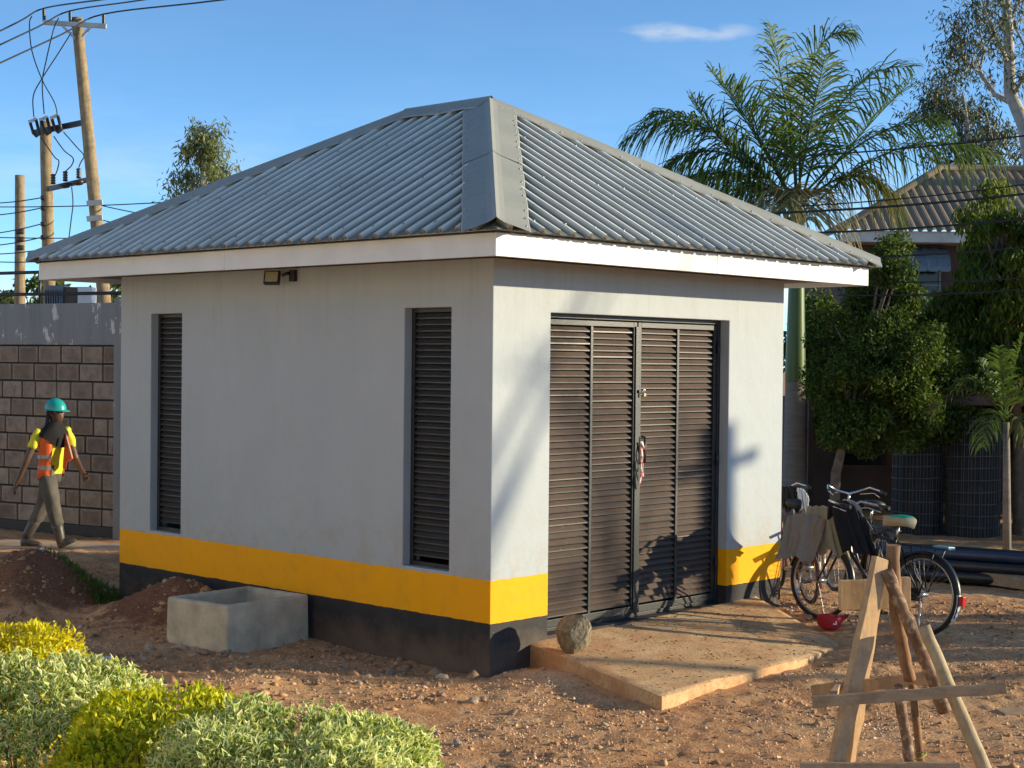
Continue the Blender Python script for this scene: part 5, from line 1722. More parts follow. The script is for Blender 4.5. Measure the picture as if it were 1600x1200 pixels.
for x in (-1.0, -0.33, 0.32):
    MB().box((x, 0.46, 3.0), (x + 0.04, 0.5, 4.25)).build('window_bar', 'awning', w_)
for z in (3.1, 3.6, 3.95):
    MB().box((-1.0, 0.44, z), (0.36, 0.459, z + 0.03)).build('window_bar', 'awning', w_)
rows = []
xs = np.linspace(-0.72, 0.42, 31)
for a in np.linspace(0, math.pi / 2, 10):
    rows.append([(x, 0.5 - 0.55 * math.sin(a), 4.22 + 0.52 * math.cos(a) + (0.03 if i % 6 == 0 else 0)) for i, x in enumerate(xs)])
m = MB(); m.loft(rows, caps=False, closed=False, smooth=False)
m.build('awning', 'awning', HS)
(sx_, sy_), saz = local_frame(1440, 25)
SH = empty('shed', (sx_, sy_, 0.1), saz)
tag(SH, 'low brown shed in deep shade behind the wire mesh rolls', 'shed')
MB().box((-1.85, 0, -0.1), (2.6, 2.4, 1.78)).build('wall', 'brown_wall', SH)
MB().box((-1.3, -4.1, 1.80), (3.4, 2.6, 1.93)).build('roof', 'brown_wall', SH, bevel=0.02)
for a, b_ in ((-1.35, -0.55), (0.1, 0.9), (1.2, 2.1)):
    f_ = MB().box((a, -0.03, 0.75), (b_, 0.0, 1.6)).build('window', 'dark_glass', SH)
    MB().box((a - 0.05, -0.045, 0.68), (b_ + 0.05, -0.002, 0.745)).build('sill', 'brown_wall', f_)
for a in (-1.85, 0.0, 2.52):
    MB().box((a, -0.45, -0.1), (a + 0.08, -0.37, 1.798)).build('post', 'brown_wall', SH)

# ------------------------------------------------------------------ wire mesh rolls, pipes, board
simple('mesh_wire', (0.10, 0.10, 0.105), 0.55, 0.4, 0.2)
def mesh_roll(u, t, rad, h, label, seed):
    r = np.random.default_rng(seed)
    p = PD(u, 700, t); z0 = 0.12
    e = empty('wire_mesh_roll', (p[0], p[1], z0))
    tag(e, label, 'mesh roll', 'wire mesh rolls by the shed')
    m = MB()
    zz = 0.0
    while zz < h:
        n = 28
        rr_ = rad * r.uniform(0.96, 1.04)
        ox, oy = r.normal(0, 0.012, 2)
        ring = [(ox + math.cos(a) * rr_, oy + math.sin(a) * rr_, zz + 0.015 * math.sin(a + zz * 3)) for a in np.linspace(0, 2 * math.pi, n)]
        m.tube(ring, 0.010, 5, caps=False)
        zz += 0.155
    m.build('ring_wire', 'mesh_wire', e)
    m = MB()
    for k in range(46):
        a = k / 46 * 2 * math.pi + r.normal(0, 0.02)
        q = rad * r.uniform(0.92, 1.0)
        m.tube([(math.cos(a) * q, math.sin(a) * q, 0), (math.cos(a + 0.03) * q, math.sin(a + 0.03) * q, h)], 0.005, 4, caps=False)
    m.build('upright_wire', 'mesh_wire', e)
    m = MB(); m.lathe([(rad * 0.90, 0), (rad * 0.90, h * 0.98), (0.0, h * 0.98)], 28); m.build('inner_layers', 'mortar', e)
mesh_roll(1436, 21.8, 0.36, 1.60, 'upright roll of welded wire mesh, left one by the shed', 1)
mesh_roll(1521, 21.5, 0.37, 1.64, 'upright roll of welded wire mesh, right one beside the slim palm', 2)
simple('dark_pipe', (0.022, 0.026, 0.034), 0.35, 0.1, 0.3)
simple('blue_pipe', (0.03, 0.05, 0.10), 0.35, 0.1, 0.2)
PA, PB = PD(1360, 850, 17.4), PD(1660, 905, 16.4)
pd_ = unit((PB - PA) * [1, 1, 0]); pn_ = np.array([-pd_[1], pd_[0], 0])
PLAB = ['bottom layer, nearest the bicycles', 'bottom layer, second from the front', 'bottom layer, middle one', 'bottom layer, fourth from the front', 'bottom layer, farthest back', 'middle layer, nearest the bicycles', 'middle layer, second from the front', 'middle layer, third from the front', 'middle layer, farthest back', '', 'top layer, middle one', 'top layer, farthest back']
if pn_ @ FW < 0: pn_ = -pn_
for k, (o_, z_) in enumerate(((-0.26, 0.0), (-0.13, 0.0), (0.0, 0.0), (0.13, 0.0), (0.26, 0.0), (-0.2, 0.11), (-0.07, 0.11), (0.06, 0.11), (0.19, 0.11), (-0.12, 0.22), (0.02, 0.22), (0.14, 0.22))):
    m = MB()
    a = np.array([PA[0], PA[1], 0.20 + z_]) + pn_ * o_ + pd_ * rng.uniform(-0.3, 0.2); b2 = a + pd_ * 3.6 + pn_ * rng.normal(0, 0.02)
    m.tube([a, b2], 0.058, 12)
    tag(m.build('steel_pipe', 'blue_pipe' if k == 9 else 'dark_pipe'), 'blue tinted steel pipe on top of the dark pipe stack' if k == 9 else 'dark steel pipe in the stack behind the bicycles, %s' % PLAB[k], 'pipe', 'stacked steel pipes behind the bicycles')
# pale board on the ground at the right
q0, q1 = PZ(1486, 903, 0.16), PZ(1640, 926, 0.16)
bd = unit((q1 - q0) * [1, 1, 0]); bn = np.array([-bd[1], bd[0], 0]); bn = bn if bn @ FW > 0 else -bn
m = MB(); V = []
N = 24
top0 = []; top1 = []; bot0 = []
for i in range(N + 1):
    s_ = i / N
    p = q0 + (q1 - q0) * s_
    wv2 = 0.03 * math.sin(s_ * 7) + 0.015 * math.sin(s_ * 23)
    top0.append(np.array([p[0], p[1], 0.265])); bot0.append(np.array([p[0], p[1], 0.15])); q = p + bn * (0.62 + wv2); top1.append(np.array([q[0], q[1], 0.27]))
bot1 = [np.array([q[0], q[1], 0.15]) for q in top1]
m.loft([bot0, top0, top1, bot1], caps=False, closed=False, smooth=False)
m.add([bot0[0], top0[0], top1[0], bot1[0]], [(0, 1, 2, 3)])
tag(m.build('timber_slab', 'weathered_board'), 'thick pale timber slab lying on the ground at the right edge', 'timber')

# ------------------------------------------------------------------ carpenter's trestle
tb = PD(1400, 1262, 8.75)
TR = empty('trestle', (tb[0], tb[1], 0.0))
tag(TR, 'rough timber trestle of planks and bark poles in the right foreground', 'trestle')
def ext(a, b_, z):                # carry the line a-b down to height z
    a, b_ = np.array(a), np.array(b_)
    return a + (b_ - a) * ((z - a[2]) / (b_[2] - a[2]))
def jag(a, b_, w, h, mat, name, up=(0, 0, 1), n=9, amp=0.006, seed=0):
    """plank with slightly wavering sawn edges"""
    r = np.random.default_rng(seed)
    a, b_ = np.array(a, float), np.array(b_, float)
    d = unit(b_ - a); s_ = unit(np.cross(d, up)); n_ = np.cross(s_, d)
    rows = []
    for i in range(n + 1):
        c = a + (b_ - a) * i / n
        j = r.normal(0, amp, 8)
        rows.append([c + s_ * (-w / 2 + j[0]) + n_ * (-h / 2 + j[1] * 0.4), c + s_ * (w / 2 + j[2]) + n_ * (-h / 2 + j[1] * 0.4), c + s_ * (w / 2 + j[2]) + n_ * (h / 2 + j[3] * 0.4), c + s_ * (-w / 2 + j[0]) + n_ * (h / 2 + j[3] * 0.4)])
    m = MB(); m.loft(rows, caps=True, closed=True, smooth=False)
    return wbuild(m, name, mat, TR, bevel=0.003)
toC = -FW
f1, f2 = PD(1376, 872, 8.72), PD(1306, 1197, 8.50)
jag(f1, ext(f1, f2, -0.02), 0.094, 0.046, 'sawn_timber', 'leg', up=toC + RT * 0.55, seed=1)
f1, f2 = PD(1362, 985, 8.98), PD(1328, 1197, 9.06)
jag(PD(1374, 905, 8.95), ext(f1, f2, -0.02), 0.062, 0.042, 'sawn_timber', 'leg', up=toC + RT * 0.8, seed=2)
def log(pts, r0, r1, mat, name, seed=0, kn=0.05):
    r = np.random.default_rng(seed)
    P_ = [np.array(p, float) for p in pts]
    Q_ = []; 
    for i in range(len(P_) - 1):
        for k in range(5): Q_.append(P_[i] + (P_[i + 1] - P_[i]) * k / 5 + r.normal(size=3) * 0.0018)
    Q_.append(P_[-1])
    m = MB(); m.tube(Q_, [(r0 + (r1 - r0) * i / (len(Q_) - 1)) * r.uniform(1 - kn, 1 + kn) for i in range(len(Q_))], 14, wob=0.03)
    return wbuild(m, name, mat, TR)
log([PD(1394, 852, 8.75), PD(1400, 960, 8.78), PD(1412, 1020, 8.8), PD(1422, 1062, 8.82)], 0.037, 0.033, 'peeled_pole', 'pole', 3, 0.08)
log([PD(1385, 893, 8.70), PD(1418, 970, 8.70), PD(1448, 1035, 8.70), PD(1478, 1112, 8.68)], 0.034, 0.040, 'bark_pole', 'pole', 4, 0.08)
a_, b_ = PD(1443, 978, 8.62), PD(1538, 1200, 8.45)
log([a_, (a_ + b_) / 2, b_, ext(a_, b_, -0.02)], 0.034, 0.040, 'pale_pole', 'leg', 5, 0.02)
a_, b_ = PD(1406, 1090, 8.66), PD(1424, 1200, 8.62)
log([PD(1403, 1072, 8.68), a_, b_, ext(a_, b_, -0.02)], 0.027, 0.033, 'bark_pole', 'post', 6, 0.06)
a_, b_ = PD(1427, 1090, 8.74), PD(1440, 1200, 8.72)
log([PD(1425, 1070, 8.76), a_, b_, ext(a_, b_, -0.02)], 0.022, 0.022, 'peeled_pole', 'post', 7, 0.06)
jag(PD(1270, 1097, 8.42), PD(1572, 1075, 8.36), 0.034, 0.060, 'grey_timber', 'front_rail', seed=8)
jag(PD(1268, 1082, 9.02), PD(1455, 1058, 8.92), 0.030, 0.070, 'sawn_timber', 'back_rail', seed=9)
jag(PD(1312, 930, 8.86), PD(1421, 925, 8.92), 0.040, 0.165, 'sawn_timber', 'head_board', seed=10, n=4)
jag(PD(1250, 1199, 8.40), PD(1500, 1199, 8.36), 0.03, 0.05, 'grey_timber', 'bottom_rail', seed=12)
jag(PD(1282, 1108, 8.55), PD(1312, 1070, 9.02), 0.030, 0.03, 'sawn_timber', 'brace', seed=13, n=3)
simple('nylon_string', (0.35, 0.42, 0.05), 0.6)
m = MB(); cc_ = PD(1431, 1182, 8.66); ring = [cc_ + RT * 0.055 * math.cos(a) + FW * 0.055 * math.sin(a) + np.array([0, 0, 0.02 * math.cos(a)]) for a in np.linspace(0, 2 * math.pi, 20)]
m.tube(ring, 0.0035, 5, caps=False); wbuild(m, 'string_tie', 'nylon_string', TR)

# ------------------------------------------------------------------ bicycles
simple('tyre', (0.022, 0.02, 0.019), 0.8, 0, 0.4, 20, 0.2)
simple('chrome', (0.62, 0.62, 0.63), 0.22, 0.95, 0.05)
simple('rim_metal', (0.42, 0.41, 0.40), 0.35, 0.8, 0.15)
simple('bike_paint', (0.012, 0.013, 0.014), 0.35, 0, 0.3)
simple('bike_brown', (0.10, 0.035, 0.03), 0.4, 0, 0.3)
simple('saddle_green', (0.01, 0.42, 0.22), 0.6, 0, 0.1)
simple('saddle_cream', (0.50, 0.42, 0.26), 0.7, 0, 0.15)
simple('saddle_black', (0.02, 0.02, 0.02), 0.5)
simple('reflector_red', (0.65, 0.02, 0.03), 0.25)
simple('white_plastic', (0.78, 0.77, 0.75), 0.5)
simple('teal_plastic', (0.12, 0.32, 0.42), 0.4)
WR = 0.345
def arc(cx, cz, r, a0, a1, n, y=0.0):
    return [(cx + r * math.cos(a), y, cz + r * math.sin(a)) for a in np.linspace(a0, a1, n)]
def make_bike(label, loc, heading, lean, paint='bike_paint', seat='saddle_black', fancy=False, steer=0.0):
    B_ = empty('bicycle', loc, heading)
    B_.rotation_euler = (lean, 0, heading)
    tag(B_, label, 'bicycle', 'bicycles parked behind the building')
    for cx in (0.0, 1.08):
        m = MB(); m.tube(arc(cx, WR, WR - 0.019, 0, 2 * math.pi, 45), 0.020, 8, caps=False)
        w = m.build('wheel', 'tyre', B_)
        m = MB(); m.tube(arc(cx, WR, WR - 0.042, 0, 2 * math.pi, 45), 0.011, 6, caps=False); m.build('rim', 'rim_metal', w)
        m = MB()
        for k in range(32):
            a = 2 * math.pi * k / 32
            s_ = 1 if k % 2 else -1
            a2 = a + 0.5 * (1 if (k // 2) % 2 else -1)
            m.tube([(cx + 0.025 * math.cos(a2), s_ * 0.03, WR + 0.025 * math.sin(a2)), (cx + (WR - 0.045) * math.cos(a), 0, WR + (WR - 0.045) * math.sin(a))], 0.0014, 4, caps=False)
        m.build('spokes', 'rim_metal', w)
        m = MB(); m.tube([(cx, -0.055, WR), (cx, 0.055, WR)], 0.022, 10); m.build('hub', 'rim_metal', w)
        m = MB()
        rows = []
        for a in np.linspace(R(-25) if cx == 0.0 else R(15), R(205) if cx == 0.0 else R(200), 26):
            if cx == 0.0: a = math.pi - a
            rows.append([(cx + (WR + q) * math.cos(a), y_, WR + (WR + q) * math.sin(a)) for y_, q in ((-0.030, 0.006), (-0.024, 0.020), (0, 0.026), (0.024, 0.020), (0.030, 0.006))])
        m.loft(rows, caps=False, closed=False); g_ = m.build('mudguard', paint, B_)
        if cx == 0.0 and fancy:
            a = math.pi - R(2)
            rows = []
            for a in np.linspace(math.pi - R(6), math.pi + R(30), 8):
                rows.append([(cx + (WR + q) * math.cos(a), y_, WR + (WR + q) * math.sin(a)) for y_, q in ((-0.033, 0.012), (0, 0.030), (0.033, 0.012))])
            m = MB(); m.loft(rows, caps=False, closed=False); m.build('mud_flap', 'white_plastic', g_)
            a = math.pi - R(-2)
            c = np.array([cx + (WR + 0.045) * math.cos(a), 0, WR + (WR + 0.045) * math.sin(a)])
            MB().box((c[0] - 0.02, -0.025, c[2] - 0.035), (c[0] + 0.02, 0.025, c[2] + 0.045)).build('reflector', 'reflector_red', g_, bevel=0.006)
    bb, st, ht, hb = (0.46, 0, 0.29), (0.30, 0, 0.80), (0.855, 0, 0.90), (0.90, 0, 0.72)
    m = MB()
    m.tube([bb, st], 0.016, 10); m.tube([(0.315, 0, 0.76), (0.865, 0, 0.86)], 0.015, 10); m.tube([bb, (0.893, 0, 0.745)], 0.017, 10); m.tube([ht, hb], 0.019, 10)
    for s_ in (-1, 1):
        m.tube([(0, s_ * 0.055, WR), (0.44, s_ * 0.03, 0.29)], 0.009, 8); m.tube([(0, s_ * 0.055, WR), (0.30, s_ * 0.02, 0.77)], 0.008, 8)
    m.build('frame', paint, B_)
    m = MB(); m.tube([(0.895, 0, 0.74), (0.905, 0, 0.70)], 0.02, 8)
    for s_ in (-1, 1): m.tube([(0.905, s_ * 0.045, 0.70), (0.98, s_ * 0.05, 0.53), (1.08, s_ * 0.055, WR)], [0.012, 0.011, 0.008], 8)
    m.beam((0.905, -0.05, 0.705), (0.905, 0.05, 0.705), 0.03, 0.02); m.build('fork', paint, B_)
    m = MB(); m.tube([(0.855, 0, 0.90), (0.845, 0, 1.00)], 0.012, 8)
    m.tube([(0.60, -0.27, 1.03), (0.74, -0.27, 1.05), (0.86, -0.22, 1.07), (0.90, -0.10, 1.02), (0.85, 0, 1.0), (0.90, 0.10, 1.02), (0.86, 0.22, 1.07), (0.74, 0.27, 1.05), (0.60, 0.27, 1.03)], 0.0115, 8)
    hbar = m.build('handlebar', 'chrome', B_)
    for s_ in (-1, 1):
        m = MB(); m.tube([(0.59, s_ * 0.27, 1.03), (0.70, s_ * 0.27, 1.045)], 0.017, 8); m.build('grip', 'saddle_black', hbar)
        m = MB(); m.tube([(0.66, s_ * 0.24, 0.99), (0.80, s_ * 0.24, 1.02), (0.86, s_ * 0.12, 1.0)], 0.006, 6); m.build('brake_lever', 'chrome', hbar)
    m = MB(); m.tube([(0.30, 0, 0.78), (0.28, 0, 0.90)], 0.012, 8); m.build('seat_post', 'chrome', B_)
    rows = []
    for t_, w_, z_ in ((0.0, 0.03, 0.94), (0.03, 0.085, 0.95), (0.10, 0.105, 0.955), (0.16, 0.085, 0.95), (0.22, 0.045, 0.945), (0.29, 0.026, 0.945), (0.31, 0.012, 0.935)):
        rows.append([(0.13 + t_, w_ * math.cos(a), z_ + (0.035 if math.sin(a) > 0 else 0.055) * math.sin(a)) for a in np.linspace(0, 2 * math.pi, 16, endpoint=False)])
    m = MB(); m.loft(rows); sd = m.build('saddle', 'saddle_cream' if fancy else seat, B_)
    if fancy:
        rows = []
        for t_, w_, z_ in ((0.012, 0.03, 0.952), (0.04, 0.070, 0.965), (0.10, 0.088, 0.970), (0.16, 0.066, 0.966), (0.22, 0.034, 0.958), (0.27, 0.014, 0.952)):
            rows.append([(0.13 + t_, w_ * math.cos(a), z_ + 0.030 * math.sin(a)) for a in np.linspace(0, 2 * math.pi, 16, endpoint=False)])
        m = MB(); m.loft(rows); m.build('saddle_cover', seat, sd)
    m = MB()
    for y_ in (-0.07, -0.025, 0.025, 0.07): m.tube([(-0.24, y_, 0.745), (0.22, y_, 0.755)], 0.006, 6)
    for x_ in (-0.24, -0.05, 0.18): m.tube([(x_, -0.07, 0.745), (x_, 0.07, 0.745)], 0.006, 6)
    for s_ in (-1, 1): m.tube([(-0.15, s_ * 0.07, 0.745), (0, s_ * 0.06, WR)], 0.006, 6); m.tube([(0.10, s_ * 0.07, 0.745), (0, s_ * 0.06, WR)], 0.006, 6)
    m.build('carrier_rack', 'bike_paint', B_)
    if fancy:
        MB().box((-0.26, -0.05, 0.752), (-0.10, 0.05, 0.772)).build('rack_pad', 'teal_plastic', B_, bevel=0.008)
    m = MB(); m.beam((0.05, -0.065, 0.34), (0.50, -0.065, 0.30), 0.012, 0.11); m.build('chain_case', paint, B_, bevel=0.004)
    m = MB(); m.tube([(0.46, -0.09, 0.29), (0.52, -0.095, 0.13)], 0.009, 6); m.tube([(0.46, 0.09, 0.29), (0.40, 0.095, 0.45)], 0.009, 6); m.tube([(0.46, -0.09, 0.29), (0.46, 0.09, 0.29)], 0.018, 8)
    cr_ = m.build('crank', 'chrome', B_)
    MB().box((0.48, -0.185, 0.115), (0.57, -0.10, 0.14)).build('pedal', 'saddle_black', cr_); MB().box((0.355, 0.10, 0.435), (0.445, 0.185, 0.46)).build('pedal', 'saddle_black', cr_)
    m = MB(); m.tube([(-0.02, 0.07, WR - 0.02), (-0.10, 0.16, 0.02)], 0.009, 6); m.build('kickstand', 'chrome', B_)
    return B_
zb = lambda x, y: gz(x, y) + 0.012
make_bike('black bicycle with green topped saddle, white mud flap and red reflector', (3.335, -1.80, zb(3.335, -1.80)), R(83), R(4), 'bike_paint', 'saddle_green', True)
make_bike('bicycle leaning at the building corner under a tan sack', (4.24, -0.14, zb(4.24, -0.14)), R(50), R(-5), 'bike_brown')
hb3 = PD(1322, 775, 15.7); h3a = R(54)
make_bike('bicycle between the two others, only its chrome handlebar clear', (hb3[0] - 0.8 * math.cos(h3a), hb3[1] - 0.8 * math.sin(h3a), zb(hb3[0], hb3[1])), h3a, R(3), 'bike_paint')

# cloths and bags hung on the bicycles
def mat_sack():
    k = NT('striped_sack')
    v = k.coord('Object', (9, 9, 2))
    f = k.noise(v, 1.4, 4)
    c = k.ramp(f, [(0.38, (0.30, 0.235, 0.155)), (0.46, (0.36, 0.28, 0.19)), (0.51, (0.42, 0.20, 0.10)), (0.56, (0.30, 0.27, 0.23)), (0.66, (0.36, 0.27, 0.17))])
    k.color(c); k.rough(0.85); k.bump(k.noise(k.coord('Object'), 25, 4), 0.5, 0.01)
    M['sack'] = k.m
mat_sack()
simple('tan_cloth', (0.36, 0.30, 0.19), 0.95, 0, 0.2, 4, 0.6, 18)
simple('white_cloth', (0.68, 0.68, 0.70), 0.9, 0, 0.1, 4, 0.5, 18)
simple('cream_cloth', (0.46, 0.41, 0.33), 0.9, 0, 0.15, 4, 0.4, 18)
def drape(name, label, cat, mat, ridge, dropA, dropB, sideA, sideB, seed, flare=0.12, n=14, group=None, rag=1.0):
    """cloth hung over a ridge line; hangs dropA / dropB metres on each side"""
    r = np.random.default_rng(seed)
    Rg = [np.array(p, float) for p in ridge]
    rows = []
    prof = [(-1 + 2 * i / (2 * n)) for i in range(2 * n + 1)]
    NR = 16
    for j in range(NR + 1):
        x = j / NR * (len(Rg) - 1); k_ = min(int(x), len(Rg) - 2)
        c = Rg[k_] + (Rg[k_ + 1] - Rg[k_]) * (x - k_)
        row = []
        for q in prof:
            a = abs(q)
            drop, side = (dropA, np.array(sideA)) if q < 0 else (dropB, np.array(sideB))
            fold = 0.03 * (0.4 + 0.6 * rag) * math.sin(j * 1.3 + seed + q * 3) * a + 0.02 * math.sin(j * 2.7 + q * 5)
            out = 0.055 * min(1, a * 3.5) + flare * a * a + fold
            z_ = -drop * (max(0, a - 0.12) / 0.88) * (1 + 0.10 * rag * math.sin(j * 0.9 + seed))
            row.append(c + side * out + np.array([0, 0, z_ + 0.012 * math.sin(j * 2.1)]))
        rows.append(row)
    m = MB(); m.loft(rows, caps=False, closed=False)
    o = m.build(name, mat)
    s_ = o.modifiers.new('thick', 'SOLIDIFY'); s_.thickness = 0.008
    ss = o.modifiers.new('sub', 'SUBSURF'); ss.levels = 1; ss.render_levels = 1
    tag(o, label, cat, group)
    return o
toc2 = -unit(FW * [1, 1, 0]); rt2 = unit(RT * [1, 1, 0])
def bag(name, label, cat, mat, c, ax, seed):
    r = np.random.default_rng(seed)
    rows = []
    for i in range(19):
        ph = -math.pi / 2 + math.pi * i / 18
        row = []
        for k_ in range(36):
            a = 2 * math.pi * k_ / 36
            d_ = np.array([math.cos(ph) * math.cos(a), math.cos(ph) * math.sin(a), math.sin(ph)])
            e_ = np.sign(d_) * np.abs(d_) ** 0.78
            f_ = 1 + 0.16 * float(fbm(e_[0] * 2.2 + seed, e_[1] * 2.2 + e_[2] * 1.7, 3)) + 0.05 * math.sin(a * 6 + e_[2] * 5 + seed) * (1 - abs(d_[2]))
            row.append(np.array(c) + rt2 * e_[0] * ax[0] * f_ - toc2 * e_[1] * ax[1] * f_ + np.array([0, 0, 1]) * (e_[2] * ax[2] * f_ - 0.10 * ax[0] * e_[0] ** 2))
        rows.append(row)
    m = MB(); m.loft(rows, caps=True)
    o = m.build(name, mat)
    ss = o.modifiers.new('sub', 'SUBSURF'); ss.levels = 1; ss.render_levels = 1
    tag(o, label, cat)
    return o
drape('sack', 'tan striped sack slung over the rear of the corner bicycle', 'sack', 'sack', [PD(1232, 808, 14.25), PD(1258, 802, 14.2), PD(1292, 812, 14.1)], 0.36, 0.3, toc2 - rt2 * 0.55, -toc2, 3, 0.24, rag=0.35)
bag('bundle', 'olive bundle tied on the carrier beside the sack', 'bundle', 'tan_cloth', PD(1283, 822, 14.25), (0.17, 0.12, 0.13), 5)
drape('tan_jacket', 'olive tan cloth folded over the bicycle beside the sack', 'cloth', 'tan_cloth', [PD(1262, 792, 14.3), PD(1290, 792, 14.15), PD(1318, 804, 14.0)], 0.38, 0.3, toc2 + rt2 * 0.1, -toc2, 5, 0.18)
drape('black_jacket', 'black jacket draped over the handlebar of the green saddled bicycle', 'jacket', 'black_cloth', [PD(1296, 784, 13.95), PD(1325, 784, 13.85), PD(1352, 812, 13.75)], 0.40, 0.3, toc2 + rt2 * 0.3, -toc2, 8, 0.2)
drape('cream_cloth', 'cream strip of cloth lying over the black jacket', 'cloth', 'cream_cloth', [PD(1318, 782, 13.95), PD(1332, 784, 13.9)], 0.26, 0.1, toc2 + rt2 * 0.75, -toc2, 9, 0.10)
drape('dark_shirt', 'black shirt hung on the farthest handlebar at the building corner', 'shirt', 'black_cloth', [PD(1222, 762, 15.6), PD(1238, 760, 15.5), PD(1252, 766, 15.4)], 0.22, 0.2, toc2, -toc2, 11, 0.05)
drape('white_shirt', 'white cloth hanging beside the black shirt at the building corner', 'shirt', 'white_cloth', [PD(1246, 764, 15.35), PD(1256, 766, 15.3), PD(1262, 776, 15.25)], 0.18, 0.2, toc2, -toc2, 12, 0.04)

# ------------------------------------------------------------------ small things on the ground
def mat_simple_litter():
    simple('litter_white', (0.72, 0.72, 0.72), 0.5, 0, 0.1, 20)
    simple('cap_red', (0.50, 0.02, 0.03), 0.8, 0, 0.2, 10, 0.3)
    simple('bottle_green', (0.03, 0.16, 0.08), 0.2)
mat_simple_litter()
cp = PZ(1296, 978, gz(3.4, -0.85) + 0.02)
CP = empty('cap', (cp[0], cp[1], gz(cp[0], cp[1]) + 0.01), R(-30)); tag(CP, 'red baseball cap lying on the ground by the bicycles', 'cap')
m = MB(); rows = []
for z, r_ in ((0.0, 0.098), (0.03, 0.100), (0.07, 0.088), (0.10, 0.055), (0.115, 0.01)):
    rows.append([(math.cos(a) * r_ * 1.08 + 0.02 * z * 5 * math.sin(3 * a), math.sin(a) * r_, z) for a in np.linspace(0, 2 * math.pi, 20, endpoint=False)])
m.loft(rows, caps=False)
cc = m.build('crown', 'cap_red', CP); cc.rotation_euler = (R(160), R(15), 0); cc.location = (0, 0, 0.10)
s_ = cc.modifiers.new('thick', 'SOLIDIFY'); s_.thickness = 0.004
m = MB(); rows = []
for q in (0, 1):
    rows.append([(math.cos(a) * (0.10 + q * 0.075), math.sin(a) * (0.095 + q * 0.01), 0.085 + 0.03 * q - 0.03 * abs(math.sin(a))) for a in np.linspace(-1.1, 1.1, 12)])
m.loft(rows, caps=False, closed=False); o = m.build('visor', 'cap_red', CP)
s_ = o.modifiers.new('thick', 'SOLIDIFY'); s_.thickness = 0.004
MB().box((-0.02, -0.104, 0.05), (0.015, -0.10, 0.08)).build('tag', 'white_plastic', CP)
def crumple(name, label, mat, loc, sc, seed, cat='litter'):
    o = obj(name, rock_mesh(name, seed, mat, 2, 1.2, 0.8)); o.scale = sc; o.location = loc
    tag(o, label, cat)
    return o
p = PX(470, 982, -0.06); p[2] = gz(p[0], p[1])
crumple('plastic_bag', 'crumpled white plastic bag at the foot of the wall by the trough', 'litter_white', (p[0] - 0.05, p[1], p[2] + 0.06), (0.07, 0.06, 0.08), 31)
p = PX(458, 984, -0.10); p[2] = gz(p[0], p[1])
crumple('bottle_scrap', 'green scrap of bottle beside the white plastic bag', 'bottle_green', (p[0] - 0.05, p[1] + 0.05, p[2] + 0.03), (0.045, 0.03, 0.03), 32)
p = PZ(166, 1033, 0.03)
crumple('paper_scrap', 'crumpled white paper on the shaded earth left of the trough', 'litter_white', (p[0], p[1], gz(p[0], p[1]) + 0.015), (0.085, 0.05, 0.02), 33)
p = PZ(1236, 958, 0.13)
crumple('paper_scrap', 'small white scrap near the front of the bicycle wheel', 'litter_white', (p[0], p[1], gz(p[0], p[1]) + 0.02), (0.025, 0.02, 0.022), 34)
p = PZ(60, 886, 0.35)
crumple('paper_scrap', 'tiny white scrap on top of the soil mound', 'litter_white', (-0.72, 5.25, gz(-0.72, 5.25) + 0.02), (0.035, 0.03, 0.02), 35)
p = PZ(1268, 966, 0.14); d_ = rt2
m = MB(); m.beam((p[0] - 0.07 * d_[0], p[1] - 0.07 * d_[1], gz(p[0], p[1]) + 0.03), (p[0] + 0.07 * d_[0], p[1] + 0.07 * d_[1] - 0.05, gz(p[0], p[1]) + 0.025), 0.06, 0.03)
tag(m.build('wood_offcut', 'weathered_board', bevel=0.004), 'short wood offcut on the ground next to the red cap', 'wood')
p = PZ(1583, 1100, 0.06); zg = gz(p[0], p[1])
m = MB(); m.box((-0.10, -0.07, 0), (0.10, 0.07, 0.018), Matrix.Translation((p[0], p[1], zg + 0.005)) @ Matrix.Rotation(-0.6, 4, 'Z') @ Matrix.Rotation(0.08, 4, 'X'))
tag(m.build('tile', 'grey_timber', bevel=0.002), 'flat broken tile on the earth at the lower right', 'tile')

# individual stones and gravel
def stone_at(x, y, s_, me, label, grp, seed):
    r = np.random.default_rng(seed)
    o = obj('stone', me)
    o.location = (x, y, gz(x, y) + s_ * 0.25)
    o.scale = (s_ * r.uniform(0.8, 1.3), s_ * r.uniform(0.7, 1.1), s_ * r.uniform(0.6, 0.9)); o.rotation_euler = tuple(r.uniform(-0.5, 0.5, 2)) + (r.uniform(0, 6.28),)
    tag(o, label, 'stone', grp)
stones = [rock_mesh('stone', 50 + i, 'stone' if i % 3 else 'pale_stone', 2, 0.3, 0.75) for i in range(6)]
srg = np.random.default_rng(77)
k = 0
for (u, v, s_) in ((283, 1012, .055), (318, 1019, .07), (345, 1021, .05), (300, 1022, .045), (262, 1015, .05), (272, 1020, .035), (233, 1010, .05), (246, 1022, .035), (400, 998, .045), (418, 990, .04), (384, 1002, .05), (372, 1012, .035), (50, 978, .06), (32, 972, .035), (352, 1018, .06), (440, 1000, .03), (430, 1008, .028), (212, 1018, .035), (225, 1025, .03), (290, 1030, .03)):
    p = PZ(u, v, 0.05)
    stone_at(p[0], p[1], s_, stones[k % 6], 'pale loose stone lying around the foot of the concrete trough', 'loose stones at the trough', k); k += 1
